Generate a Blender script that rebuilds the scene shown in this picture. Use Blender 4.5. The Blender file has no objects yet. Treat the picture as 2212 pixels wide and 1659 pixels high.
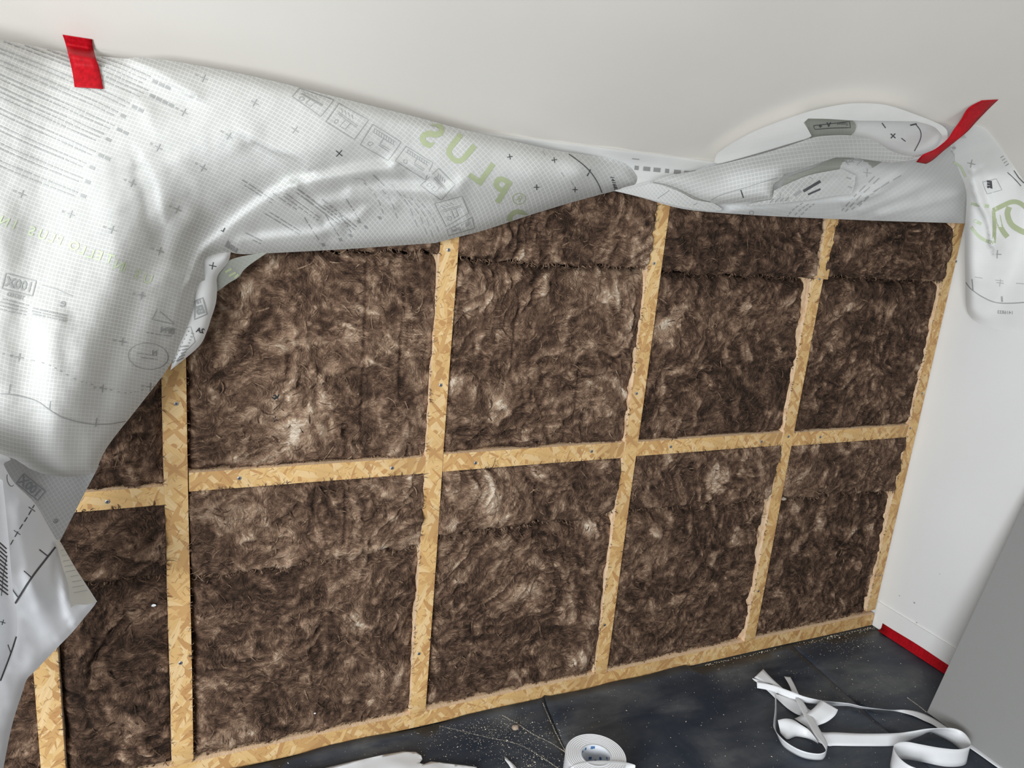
import bpy, bmesh, math, random
import numpy as np
from mathutils import Vector, Matrix
from mathutils.bvhtree import BVHTree
from mathutils.geometry import delaunay_2d_cdt

random.seed(7)
rng = np.random.default_rng(7)
S = bpy.context.scene
COL = S.collection
PI = math.pi

# ------------------------------------------------------------------ camera
F = 1627.2
RC = np.array([[0.90622712, -0.41338468, 0.08868778],
               [-0.02377888, -0.25926988, -0.96551214],
               [0.422122, 0.87286439, -0.24478722]])
CC = np.array([-0.02639985, -1.70896859, 1.4202239])
cam_d = bpy.data.cameras.new('camera')
cam = bpy.data.objects.new('camera', cam_d)
COL.objects.link(cam)
cam_d.sensor_width = 36.0
cam_d.lens = F / 2212 * 36
cam_d.clip_start = 0.02
m = np.eye(4)
m[:3, 0] = RC[0]; m[:3, 1] = -RC[1]; m[:3, 2] = -RC[2]; m[:3, 3] = CC
cam.matrix_world = Matrix(m.tolist())
S.camera = cam

# ------------------------------------------------------------------ light
world = bpy.data.worlds.new('daylight')
S.world = world
world.use_nodes = True
wb = world.node_tree.nodes['Background']
wb.inputs[0].default_value = (0.86, 0.92, 1.0, 1)
wb.inputs[1].default_value = 0.26


def area(name, loc, target, sx, sy, power, colour):
    d = bpy.data.lights.new(name, 'AREA')
    d.shape = 'RECTANGLE'; d.size = sx; d.size_y = sy
    d.energy = power; d.color = colour
    o = bpy.data.objects.new(name, d)
    COL.objects.link(o)
    o.location = loc
    o.rotation_euler = (Vector(target) - Vector(loc)).to_track_quat('-Z', 'Y').to_euler()
    return o


# daylight from the room's window, behind and to the left of the camera
area('window_light', (-1.9, -3.1, 1.25), (0.6, 0.0, 1.0), 1.6, 1.3, 150, (0.93, 0.97, 1.0))
area('room_light', (1.0, -3.4, 2.3), (1.0, 0.0, 0.8), 2.4, 1.0, 4, (1.0, 0.97, 0.92))

vs = S.view_settings
S.display_settings.display_device = 'sRGB'
vs.view_transform = 'Standard'
vs.look = 'None'
vs.gamma = 1.0
vs.use_curve_mapping = False
vs.exposure = 0.36
S.cycles.max_bounces = 6


# ------------------------------------------------------------------ helpers
def srgb(r, g, b):
    def f(c):
        c /= 255.0
        return c / 12.92 if c <= 0.04045 else ((c + 0.055) / 1.055) ** 2.4
    return (f(r), f(g), f(b), 1.0)


def ray(u, v):
    return RC.T @ np.array([(u - 1106) / F, (v - 829.5) / F, 1.0])


def at(u, v, y):            # point of the photograph at distance y from the stud wall
    d = ray(u, v)
    return CC + (y - CC[1]) / d[1] * d


def atz(u, v, z):           # point of the photograph at height z
    d = ray(u, v)
    return CC + (z - CC[2]) / d[2] * d


def atx(u, v, x):
    d = ray(u, v)
    return CC + (x - CC[0]) / d[0] * d


WLOC = {}


def link(name, me, parent=None, loc=(0, 0, 0), label=None, cat=None, group=None, kind=None):
    o = bpy.data.objects.new(name, me)
    COL.objects.link(o)
    loc = Vector(loc)
    WLOC[o] = loc
    if parent is not None:
        o.parent = parent
        o.location = loc - WLOC[parent]
    else:
        o.location = loc
    if label: o['label'] = label
    if cat: o['category'] = cat
    if group: o['group'] = group
    if kind: o['kind'] = kind
    return o


def make(name, verts, faces, mat, parent=None, origin=None, smooth=False, attrs=None, uv=None, **tags):
    v = np.asarray(verts, dtype=np.float64)
    if origin is None:
        mn, mx = v.min(0), v.max(0)
        origin = np.array([(mn[0] + mx[0]) / 2, (mn[1] + mx[1]) / 2, mn[2]])
    v = v - np.asarray(origin)
    me = bpy.data.meshes.new(name)
    if isinstance(faces, np.ndarray):
        nf, k = faces.shape
        me.vertices.add(len(v)); me.vertices.foreach_set('co', v.ravel())
        me.loops.add(nf * k); me.loops.foreach_set('vertex_index', faces.ravel().astype(np.int32))
        me.polygons.add(nf)
        me.polygons.foreach_set('loop_start', np.arange(0, nf * k, k, dtype=np.int32))
        me.update(calc_edges=True)
        me.validate()
    else:
        me.from_pydata(v.tolist(), [], [list(f) for f in faces])
    if smooth:
        me.polygons.foreach_set('use_smooth', [True] * len(me.polygons))
    if attrs:
        for k2, arr in attrs.items():
            a = me.attributes.new(k2, 'FLOAT', 'POINT')
            a.data.foreach_set('value', np.asarray(arr, dtype=np.float32))
    if uv is not None:
        l = me.uv_layers.new(name='sheet')
        vi = np.zeros(len(me.loops), dtype=np.int32)
        me.loops.foreach_get('vertex_index', vi)
        l.data.foreach_set('uv', np.asarray(uv)[vi].astype(np.float32).ravel())
    me.materials.append(mat)
    me.update()
    return link(name, me, parent, origin, **tags)


def empty(name, loc, **tags):
    return link(name, None, None, loc, **tags)


def box_v(x0, x1, y0, y1, z0, z1):
    v = [(x0, y0, z0), (x1, y0, z0), (x1, y1, z0), (x0, y1, z0), (x0, y0, z1), (x1, y0, z1), (x1, y1, z1), (x0, y1, z1)]
    f = [(0, 3, 2, 1), (4, 5, 6, 7), (0, 1, 5, 4), (1, 2, 6, 5), (2, 3, 7, 6), (3, 0, 4, 7)]
    return v, f


def box(name, b, mat, **k):
    v, f = box_v(*b)
    return make(name, v, f, mat, **k)


# ---- noise (numpy, vectorised)
def _hash(ix, iy, seed):
    h = (ix * 374761393 + iy * 668265263 + seed * 974711) & 0xffffffff
    h = ((h ^ (h >> 13)) * 1274126177) & 0xffffffff
    return ((h ^ (h >> 16)) & 0xffff) / 65535.0 * 2 * PI


def perlin(x, y, seed=0):
    x = np.asarray(x, float); y = np.asarray(y, float)
    ix = np.floor(x).astype(np.int64); iy = np.floor(y).astype(np.int64)
    fx = x - ix; fy = y - iy
    u = fx * fx * fx * (fx * (fx * 6 - 15) + 10); w = fy * fy * fy * (fy * (fy * 6 - 15) + 10)

    def g(a, b):
        t = _hash(ix + a, iy + b, seed)
        return np.cos(t) * (fx - a) + np.sin(t) * (fy - b)
    return ((g(0, 0) * (1 - u) + g(1, 0) * u) * (1 - w) + (g(0, 1) * (1 - u) + g(1, 1) * u) * w) * 1.5


def fbm(x, y, seed=0, o=4):
    s = 0; a = 1.0; t = 0
    for i in range(o):
        s = s + a * perlin(x * 2 ** i, y * 2 ** i, seed + 17 * i); t += a; a *= 0.5
    return s / t


def sstep(a, b, x):
    t = np.clip((x - a) / (b - a), 0, 1)
    return t * t * (3 - 2 * t)


# ------------------------------------------------------------------ materials
class NT:
    def __init__(self, name):
        self.m = bpy.data.materials.new(name); self.m.use_nodes = True
        self.t = self.m.node_tree; self.b = self.t.nodes['Principled BSDF']
        self.out = self.t.nodes['Material Output']

    def n(self, typ, **k):
        nd = self.t.nodes.new('ShaderNode' + typ)
        for a, b in k.items(): setattr(nd, a, b)
        return nd

    def l(self, a, b):
        self.t.links.new(a, b)

    def math(self, op, a, b=None, c=None, clamp=False):
        nd = self.n('Math', operation=op, use_clamp=clamp)
        for i, x in enumerate((a, b, c)):
            if x is None: continue
            if isinstance(x, (int, float)): nd.inputs[i].default_value = x
            else: self.l(x, nd.inputs[i])
        return nd.outputs[0]

    def noise(self, vec, scale, detail=4, rough=0.5, dist=0.0):
        nd = self.n('TexNoise')
        if vec is not None: self.l(vec, nd.inputs['Vector'])
        nd.inputs['Scale'].default_value = scale; nd.inputs['Detail'].default_value = detail
        nd.inputs['Roughness'].default_value = rough; nd.inputs['Distortion'].default_value = dist
        return nd.outputs['Fac']

    def ramp(self, fac, stops, interp='LINEAR'):
        nd = self.n('ValToRGB'); cr = nd.color_ramp; cr.interpolation = interp
        while len(cr.elements) < len(stops): cr.elements.new(0.5)
        for e, (p, c) in zip(cr.elements, stops): e.position = p; e.color = c
        self.l(fac, nd.inputs[0])
        return nd.outputs[0]

    def mix(self, fac, a, b, blend='MIX'):
        nd = self.n('Mix', data_type='RGBA', blend_type=blend)
        if isinstance(fac, (int, float)): nd.inputs[0].default_value = fac
        else: self.l(fac, nd.inputs[0])
        for i, x in ((6, a), (7, b)):
            if isinstance(x, tuple): nd.inputs[i].default_value = x
            else: self.l(x, nd.inputs[i])
        return nd.outputs[2]

    def mapping(self, vec, scale=(1, 1, 1), rot=(0, 0, 0), loc=(0, 0, 0)):
        nd = self.n('Mapping'); self.l(vec, nd.inputs[0])
        nd.inputs['Scale'].default_value = scale; nd.inputs['Rotation'].default_value = rot
        nd.inputs['Location'].default_value = loc
        return nd.outputs[0]

    def bump(self, h, strength, dist):
        nd = self.n('Bump'); nd.inputs['Strength'].default_value = strength
        nd.inputs['Distance'].default_value = dist
        self.l(h, nd.inputs['Height']); self.l(nd.outputs[0], self.b.inputs['Normal'])
        return nd.outputs[0]

    def obj(self):
        return self.n('TexCoord').outputs['Object']


def flat(name, col, rough=0.7, noise=0.0, nscale=30, metallic=0.0, bump=0.0):
    t = NT(name)
    t.b.inputs['Roughness'].default_value = rough; t.b.inputs['Metallic'].default_value = metallic
    if noise:
        f = t.noise(t.obj(), nscale, 5)
        dk = tuple(c * (1 - noise) for c in col[:3]) + (1,)
        lt = tuple(min(1, c * (1 + noise)) for c in col[:3]) + (1,)
        t.l(t.ramp(f, [(0.3, dk), (0.7, lt)]), t.b.inputs['Base Color'])
        if bump: t.bump(f, bump, 0.002)
    else:
        t.b.inputs['Base Color'].default_value = col
    return t.m


def plaster(name, col):
    t = NT(name)
    o = t.obj()
    f = t.noise(o, 2.2, 4)
    dk = tuple(c * 0.95 for c in col[:3]) + (1,)
    t.l(t.ramp(f, [(0.3, dk), (0.65, col)]), t.b.inputs['Base Color'])
    t.b.inputs['Roughness'].default_value = 0.75
    t.bump(t.noise(o, 180, 3), 0.12, 0.0006)
    return t.m


M_ceiling = plaster('ceiling_paint', srgb(219, 214, 206))
M_wall = plaster('white_wall_paint', srgb(232, 232, 230))


def osb_mat(name, side=False):
    t = NT(name)
    o = t.obj()
    # warp
    wn = t.n('TexNoise'); t.l(o, wn.inputs['Vector']); wn.inputs['Scale'].default_value = 14
    va = t.n('VectorMath', operation='SCALE'); t.l(wn.outputs['Color'], va.inputs[0]); va.inputs['Scale'].default_value = 0.012
    vb = t.n('VectorMath', operation='ADD'); t.l(o, vb.inputs[0]); t.l(va.outputs[0], vb.inputs[1])
    w = vb.outputs[0]
    base = srgb(200, 162, 106)
    cols = [srgb(218, 182, 124), srgb(192, 148, 92), srgb(226, 196, 146), srgb(176, 128, 76), srgb(208, 170, 108), srgb(160, 104, 66)]
    col = base
    layers = [(0.15, 0.5), (1.25, 0.55), (2.2, 0.6), (0.7, 0.72), (2.8, 0.78)]
    edge_all = None
    for i, (rot, th) in enumerate(layers):
        mp = t.mapping(w, (1, 1, 1), (0, rot, 0), (0.37 * i, 0.0, 0.73 * i))
        mp = t.mapping(mp, (84, 12, 15))
        vo = t.n('TexVoronoi', feature='F1'); vo.inputs['Scale'].default_value = 1.0
        t.l(mp, vo.inputs['Vector'])
        sp = t.n('SeparateColor'); t.l(vo.outputs['Color'], sp.inputs[0])
        mask = t.math('GREATER_THAN', sp.outputs[0], th)
        # grain in each flake
        gr = t.noise(t.mapping(mp, (6, 0.5, 0.35)), 1.0, 3)
        c1 = t.ramp(sp.outputs[1], [(k / 5.0, c) for k, c in enumerate(cols)], 'CONSTANT')
        g2 = t.mix(t.math('MULTIPLY', gr, 0.75), c1, tuple(c * 0.72 for c in srgb(200, 160, 105)[:3]) + (1,))
        col = t.mix(mask, col, g2)
        e = t.math('MULTIPLY', mask, sp.outputs[2])
        edge_all = e if edge_all is None else t.math('ADD', t.math('MULTIPLY', t.math('SUBTRACT', 1.0, mask), edge_all), e)
    # small dark slivers
    for i, rot in enumerate((0.5, 1.9, 2.6)):
        mp = t.mapping(t.mapping(w, (1, 1, 1), (0, rot, 0), (0.1 * i, 0, 0)), (380, 20, 55))
        vo = t.n('TexVoronoi', feature='F1'); vo.inputs['Scale'].default_value = 1.0; t.l(mp, vo.inputs['Vector'])
        sp = t.n('SeparateColor'); t.l(vo.outputs['Color'], sp.inputs[0])
        mk = t.math('MULTIPLY', t.math('GREATER_THAN', sp.outputs[0], 0.94), t.math('LESS_THAN', vo.outputs['Distance'], 0.42))
        col = t.mix(t.math('MULTIPLY', mk, 0.7), col, srgb(150, 108, 64))
    dirt = t.noise(o, 6, 4)
    col = t.mix(t.ramp(dirt, [(0.52, (0, 0, 0, 1)), (0.72, (0.35, 0.35, 0.35, 1))]), col, srgb(150, 118, 78))
    if side:
        f = t.noise(t.mapping(o, (900, 60, 30)), 1.0, 3)
        col = t.ramp(f, [(0.25, srgb(190, 150, 110)), (0.5, srgb(228, 194, 156)), (0.75, srgb(240, 215, 184))])
    t.l(col, t.b.inputs['Base Color'])
    t.b.inputs['Roughness'].default_value = 0.72
    t.bump(edge_all, 0.35, 0.0012)
    return t.m


M_osb = osb_mat('strand_board')
M_raw = osb_mat('sawn_board_edge', side=True)


def wool_mat():
    t = NT('brown_mineral_wool')
    at_ = t.n('Attribute'); at_.attribute_name = 'tone'
    geo = t.n('NewGeometry').outputs['Position']
    wn = t.n('TexNoise'); t.l(geo, wn.inputs['Vector']); wn.inputs['Scale'].default_value = 26; wn.inputs['Detail'].default_value = 4
    va = t.n('VectorMath', operation='SCALE'); t.l(wn.outputs['Color'], va.inputs[0]); va.inputs['Scale'].default_value = 0.055
    vb = t.n('VectorMath', operation='ADD'); t.l(geo, vb.inputs[0]); t.l(va.outputs[0], vb.inputs[1])
    w = vb.outputs[0]
    f1 = t.noise(t.mapping(w, (60, 60, 260)), 1.0, 5, 0.6)
    f2 = t.noise(t.mapping(w, (300, 60, 70), (0, 0.5, 0)), 1.0, 5, 0.6)
    sel = t.noise(geo, 9, 2)
    sel = t.ramp(sel, [(0.42, (0, 0, 0, 1)), (0.58, (1, 1, 1, 1))])
    fib = t.n('Mix'); fib.data_type = 'FLOAT'
    t.l(sel, fib.inputs[0]); t.l(f1, fib.inputs[2]); t.l(f2, fib.inputs[3])
    fibf = fib.outputs[0]
    fine = t.noise(w, 620, 3)
    v = t.math('ADD', at_.outputs['Fac'], t.math('MULTIPLY', t.math('SUBTRACT', fibf, 0.5), 1.35))
    v = t.math('ADD', v, t.math('MULTIPLY', t.math('SUBTRACT', fine, 0.5), 0.42), clamp=True)
    col = t.ramp(v, [(0.0, srgb(36, 27, 21)), (0.28, srgb(74, 56, 45)), (0.5, srgb(108, 85, 69)), (0.72, srgb(147, 122, 101)), (0.9, srgb(178, 156, 134)), (1.0, srgb(208, 192, 172))])
    t.l(col, t.b.inputs['Base Color'])
    t.b.inputs['Roughness'].default_value = 0.95
    t.b.inputs['Specular IOR Level'].default_value = 0.15
    # pressed honeycomb dimples of the facing
    sx = t.n('SeparateXYZ'); t.l(geo, sx.inputs[0])
    k = 2 * PI / 0.0080
    d1 = t.math('SINE', t.math('MULTIPLY', sx.outputs[0], k))
    d2 = t.math('SINE', t.math('MULTIPLY', sx.outputs[2], k))
    dim = t.math('MULTIPLY', t.math('MULTIPLY', d1, d2), t.ramp(t.noise(geo, 7, 2), [(0.45, (0, 0, 0, 1)), (0.6, (0.13, 0.13, 0.13, 1))]))
    h = t.math('ADD', t.math('ADD', fibf, t.math('MULTIPLY', fine, 0.35)), dim)
    t.bump(h, 0.9, 0.0045)
    return t.m


M_wool = wool_mat()
M_fibre = flat('loose_wool_fibre', srgb(128, 100, 80), 0.9, 0.45, 60)


def membrane_mat(name, grid=1.0, base=srgb(208, 208, 204), line=srgb(241, 241, 238)):
    t = NT(name)
    uv = t.n('UVMap').outputs[0]
    sp = t.n('SeparateXYZ'); t.l(uv, sp.inputs[0])

    def ln(x):
        fr = t.math('FRACT', x)
        d = t.math('ABSOLUTE', t.math('SUBTRACT', fr, 0.5))      # 0.5 at the line
        return t.math('SUBTRACT', 1.0, t.math('MULTIPLY', t.math('SUBTRACT', 0.5, d), 6.5), clamp=True)
    lu = ln(sp.outputs[0]); lv = ln(sp.outputs[1])
    mx = t.math('MAXIMUM', t.math('MULTIPLY', lu, 0.75), lv)
    o = t.n('NewGeometry').outputs['Position']
    vis = t.ramp(t.noise(o, 5, 2), [(0.3, (0.35,) * 3 + (1,)), (0.6, (1, 1, 1, 1))])
    fac = t.math('MULTIPLY', t.math('MULTIPLY', mx, vis), grid)
    tone = t.noise(o, 12, 3)
    b2 = t.mix(tone, tuple(c * 0.93 for c in base[:3]) + (1,), tuple(min(1, c * 1.06) for c in base[:3]) + (1,))
    col = t.mix(fac, b2, line)
    t.l(col, t.b.inputs['Base Color'])
    t.b.inputs['Roughness'].default_value = 0.7
    t.b.inputs['Specular IOR Level'].default_value = 0.08
    h = t.math('ADD', t.math('MULTIPLY', fac, 0.6), t.math('MULTIPLY', t.noise(o, 700, 2), 0.35))
    nrm = t.bump(h, 0.25, 0.0006)
    tr = t.n('BsdfTranslucent'); t.l(col, tr.inputs[0]); t.l(nrm, tr.inputs['Normal'])
    ms = t.n('MixShader'); ms.inputs[0].default_value = 0.30
    t.l(t.b.outputs[0], ms.inputs[1]); t.l(tr.outputs[0], ms.inputs[2])
    t.l(ms.outputs[0], t.out.inputs[0])
    return t.m


M_mem = membrane_mat('reinforced_membrane')
M_mem_back = membrane_mat('membrane_fleece_side', 0.22, srgb(245, 245, 243), srgb(252, 252, 250))
M_mem_soft = membrane_mat('membrane_faint_grid', 0.45, srgb(216, 216, 214), srgb(238, 238, 236))
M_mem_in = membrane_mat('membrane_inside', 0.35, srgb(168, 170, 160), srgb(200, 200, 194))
M_print_grey = flat('grey_print', srgb(156, 157, 155), 0.6)
M_print_mid = flat('mid_grey_print', srgb(118, 120, 122), 0.6)
M_print_dark = flat('dark_print', srgb(72, 72, 74), 0.6)
M_print_faint = flat('faint_grey_print', srgb(172, 173, 170), 0.6)
M_print_green = flat('green_print', srgb(166, 174, 138), 0.6)
M_print_green2 = flat('faint_green_print', srgb(190, 200, 170), 0.6)
M_blue = flat('blue_print', srgb(70, 110, 160), 0.6)
M_redp = flat('red_print', srgb(180, 70, 60), 0.6)
M_glue = flat('glue_band', srgb(216, 213, 204), 0.6)


def tape_mat():
    t = NT('red_cloth_tape')
    o = t.obj()
    f = t.noise(t.mapping(o, (200, 200, 30)), 1.0, 3)
    t.l(t.ramp(f, [(0.3, srgb(146, 8, 20)), (0.7, srgb(178, 14, 28))]), t.b.inputs['Base Color'])
    t.b.inputs['Roughness'].default_value = 0.6
    t.b.inputs['Specular IOR Level'].default_value = 0.15
    t.bump(t.noise(o, 500, 2), 0.2, 0.0005)
    return t.m


M_tape = tape_mat()
M_paper = flat('white_release_paper', srgb(225, 226, 228), 0.45, 0.03, 20)
M_screw = flat('zinc_screw', srgb(170, 172, 175), 0.35, metallic=0.85)
M_recess = flat('screw_recess', srgb(35, 36, 40), 0.6)
M_grey = flat('grey_board_face', srgb(140, 140, 138), 0.6, 0.02, 300)
M_crumb = flat('pale_sawdust', srgb(205, 196, 178), 0.9, 0.3, 90)
M_ink = flat('black_ink', srgb(15, 14, 14), 0.7)


def floor_mat(name):
    t = NT(name)
    o = t.n('NewGeometry').outputs['Position']
    a = t.noise(t.mapping(o, (1, 1, 1)), 3.0, 5, 0.6, 0.6)
    smear = t.noise(t.mapping(o, (3.2, 9, 1), (0, 0, 0.7)), 1.0, 6, 0.65, 0.4)
    dust = t.math('MULTIPLY', t.ramp(a, [(0.38, (0, 0, 0, 1)), (0.7, (1, 1, 1, 1))]), t.ramp(smear, [(0.36, (0, 0, 0, 1)), (0.75, (1, 1, 1, 1))]))
    col = t.mix(t.math('MULTIPLY', dust, 0.85), srgb(40, 48, 60), srgb(120, 120, 118))
    sp = t.ramp(t.noise(o, 420, 2, 0.6), [(0.71, (0, 0, 0, 1)), (0.76, (1, 1, 1, 1))])
    den = t.ramp(t.noise(o, 4, 3), [(0.4, (0.05,) * 3 + (1,)), (0.65, (0.6,) * 3 + (1,))])
    col = t.mix(t.math('MULTIPLY', sp, den), col, srgb(160, 156, 145))
    t.l(col, t.b.inputs['Base Color'])
    t.l(t.ramp(smear, [(0.3, (0.42,) * 3 + (1,)), (0.7, (0.62,) * 3 + (1,))]), t.b.inputs['Roughness'])
    t.b.inputs['Specular IOR Level'].default_value = 0.35
    t.bump(t.noise(o, 40, 4), 0.25, 0.003)
    return t.m


M_floor = floor_mat('black_plastic_sheet')

# ------------------------------------------------------------------ the setting
ZF = -0.056
XR = 2.427
SL = math.tan(math.radians(33))
ZC = 1.492
box('floor', (-3.0, XR + 0.1, -4.2, 0.2, ZF - 0.05, ZF - 0.002), flat('subfloor', srgb(60, 58, 55), 0.9), kind='structure')
box('wall_back', (-3.0, XR + 0.1, 0.125, 0.2, ZF - 0.05, 1.7), flat('dark_sheathing', srgb(40, 32, 27), 0.9), kind='structure')
box('wall_right', (XR, XR + 0.1, -4.2, 0.2, ZF - 0.05, 4.6), M_wall, kind='structure')
yc = -2.6
v = [(-3.0, -0.003, ZC + 0.003 * SL), (XR, -0.003, ZC + 0.003 * SL), (XR, yc, ZC - yc * SL), (-3.0, yc, ZC - yc * SL)]
v += [(a, b, c + 0.12) for a, b, c in v]
make('ceiling', v, [(0, 3, 2, 1), (4, 5, 6, 7), (0, 1, 5, 4), (1, 2, 6, 5), (2, 3, 7, 6), (3, 0, 4, 7)], M_ceiling, kind='structure')
box('baseboard_right', (XR - 0.006, XR, -4.2, 0.0, ZF, 0.045), plaster('skirting_paint', srgb(234, 234, 232)), kind='structure')

# faint marks on the right wall
for (u, vv, r) in [(1975, 1302, .004), (1943, 1287, .0025), (1980, 1345, .003), (2030, 1240, .002)]:
    c = atx(u, vv, XR - 0.0008)
    a = [(c[0], c[1] + r * math.cos(k), c[2] + r * .7 * math.sin(k)) for k in np.linspace(0, 2 * PI, 8)[:-1]]
    wm = make('wall_scuff', a, [tuple(range(7))], flat('scuff', srgb(150, 150, 150), 0.8), parent=bpy.data.objects['wall_right'])


# ------------------------------------------------------------------ timber framing
def board(name, x0, x1, z0, z1, y0, y1, seed, parent=None, ragged=('l',), top_split=None, **tags):
    """strand board strip: finely split outline, ragged sawn sides, smooth face"""
    horiz = (x1 - x0) > (z1 - z0)
    L = (x1 - x0) if horiz else (z1 - z0)
    n = max(6, int(L / 0.012))
    ny = 4
    verts = []; faces = []; mats = []
    r = np.random.default_rng(seed)
    tt = np.linspace(0, 1, n + 1)
    nz = perlin(tt * L * 4 + seed * 3.1, tt * 0 + seed, seed)
    nz2 = perlin(tt * L * 60 + seed, tt * 0 + seed * 2.0, seed + 5)
    wob = perlin(tt * L * 2.0 + seed, tt * 0 + 0.3, seed + 9) * 0.0016
    for i in range(n + 1):
        f = tt[i]
        # ring across section: front-A, front-B, back-B, back-A with ragged extra on A's back
        bulge = max(0.0, nz[i]) * 0.005 + abs(nz2[i]) * 0.0014
        if horiz:
            x = x0 + f * (x1 - x0); w = wob[i]
            top = z1 + w; bot = z0 + w
            ring = [(x, y0, bot), (x, y0, top), (x, y0 + 0.012, top + 0.0008 + abs(nz2[i]) * .001),
                    (x, y0 + 0.022, top + bulge * .5), (x, y1, top + bulge * .5), (x, y1, bot)]
        else:
            z = z0 + f * (z1 - z0); w = wob[i]
            a = x0 + w; b = x1 + w
            ring = [(b, y0, z), (a, y0, z), (a - 0.0008 - abs(nz2[i]) * .001, y0 + 0.012, z),
                    (a - bulge, y0 + 0.022, z), (a - bulge, y1, z), (b, y1, z)]
        verts += ring
    R = 6
    for i in range(n):
        for k in range(R):
            a = i * R + k; b = i * R + (k + 1) % R
            faces.append((a, b, b + R, a + R)); mats.append(0 if k == 0 else 1)
    faces.append(tuple(range(R))[::-1]); mats.append(1)
    faces.append(tuple(n * R + k for k in range(R))); mats.append(1)
    o = make(name, verts, faces, M_osb, parent=parent, **tags)
    o.data.materials.append(M_raw)
    o.data.polygons.foreach_set('material_index', mats)
    bm = bmesh.new(); bm.from_mesh(o.data); bmesh.ops.recalc_face_normals(bm, faces=bm.faces); bm.to_mesh(o.data); bm.free()
    return o


def screw_mesh():
    bm = bmesh.new()
    prof = [(0.0045, 0.0), (0.0044, -0.0009), (0.0036, -0.0013), (0.0014, -0.0013), (0.0009, -0.0004)]
    n = 14
    rings = []
    for r_, y in prof:
        rings.append([bm.verts.new((r_ * math.cos(2 * PI * k / n), y, r_ * math.sin(2 * PI * k / n))) for k in range(n)])
    for a, b in zip(rings, rings[1:]):
        for k in range(n):
            bm.faces.new((a[k], a[(k + 1) % n], b[(k + 1) % n], b[k]))
    bm.faces.new(rings[-1])
    # cross slot
    for ang in (0.4, 0.4 + PI / 2):
        c, s = math.cos(ang), math.sin(ang)
        q = [(-.0027, -.0006), (.0027, -.0006), (.0027, .0006), (-.0027, .0006)]
        f = bm.faces.new([bm.verts.new((x * c - z * s, -0.00145, x * s + z * c)) for x, z in q])
        f.material_index = 1
    bmesh.ops.recalc_face_normals(bm, faces=bm.faces)
    me = bpy.data.meshes.new('screw'); bm.to_mesh(me); bm.free()
    me.materials.append(M_screw); me.materials.append(M_recess)
    return me


SCREW = screw_mesh()


def screw(parent, u, vv, y=-0.0003):
    p = at(u, vv, y)
    return link('screw', SCREW, parent, p)


ST = {}
stud_labels = [
    'short strand board stud at the far left, below the loose membrane corner',
    'vertical strand board stud, widest and nearest, crossing the stub rail at the left',
    'second tall strand board stud, running up to the white membrane left of the middle',
    'strand board stud in the middle, meeting the point where the membrane folds cross',
    'strand board stud fourth from the left, jogged near its top',
    'strand board stud fixed against the white wall at the right end']
xs = [(-0.295, -0.247), (-0.0245, 0.0235), (0.5785, 0.6245), (1.1755, 1.2205), (1.779, 1.825), (2.371, 2.4165)]
for i, (a, b) in enumerate(xs):
    if i == 4:
        t = empty('wall_stud', ((a + b) / 2, 0.0, -0.006), label=stud_labels[i], cat='stud', group='vertical studs of the wall frame')
        board('stud_strip', a, b, -0.006, 1.249, 0.0, 0.115, 40, parent=t)
        board('stud_strip', a + 0.019, b + 0.020, 1.249, 1.455, 0.001, 0.115, 41, parent=t)
        ST[i] = t
    elif i == 5:
        ST[i] = board('wall_stud', a, b, 0.012, 1.455, 0.0, 0.115, 50, label=stud_labels[i], cat='stud', group='vertical studs of the wall frame')
    else:
        ST[i] = board('wall_stud', a, b, -0.006, 1.455, 0.0, 0.115, 10 * i + 3, label=stud_labels[i], cat='stud', group='vertical studs of the wall frame')
plate = board('bottom_plate', -0.62, 2.418, ZF + 0.002, -0.0065, 0.0, 0.115, 71, label='long strand board bottom plate running along the black floor sheet', cat='plate')
topp = board('top_plate', -0.62, 2.4165, 1.4555, 1.489, -0.002, 0.115, 72, label='strand board top plate, its end showing above the right-hand stud', cat='plate')
RA = {}
rl = ['short strand board rail running left from the widest stud under the membrane edge',
      'longest-looking strand board rail, between the widest stud and the second tall stud',
      'strand board rail between the second tall stud and the middle stud',
      'strand board rail between the middle stud and the jogged stud',
      'strand board rail between the jogged stud and the stud at the white wall']
rz = [(0.6835, 0.7275), (0.7105, 0.755), (0.711, 0.7585), (0.713, 0.7565), (0.707, 0.7525)]
for i in range(5):
    RA[i] = board('cross_rail', xs[i][1] + 0.0012, xs[i + 1][0] - 0.0012 + (0 if i < 4 else 0), rz[i][0], rz[i][1], 0.0005, 0.112, 80 + i,
                  label=rl[i], cat='rail', group='horizontal rails between the studs')
for par, u, vv in [(ST[1], 381, 872), (RA[1], 517, 1033), (RA[1], 847, 1011), (RA[0], 232, 1084), (ST[2], 952, 832), (RA[2], 1027, 1000),
                   (RA[2], 1278, 975), (ST[3], 1413, 569), (ST[3], 1375, 850), (RA[3], 1449, 965), (RA[3], 1645, 954),
                   (ST[4], 1703, 943), (RA[4], 1772, 944), (ST[5], 2065, 565), (ST[5], 1992, 850), (ST[5], 1966, 925), (ST[3], 1306, 1350),
                   (ST[2], 905, 1412), (ST[1], 390, 1432), (ST[5], 1901, 1243), (ST[2], 969, 540), (ST[4], 1638, 1277)]:
    screw(par, u, vv)
screw(ST[4], 1770, 603, 0.0005)


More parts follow.
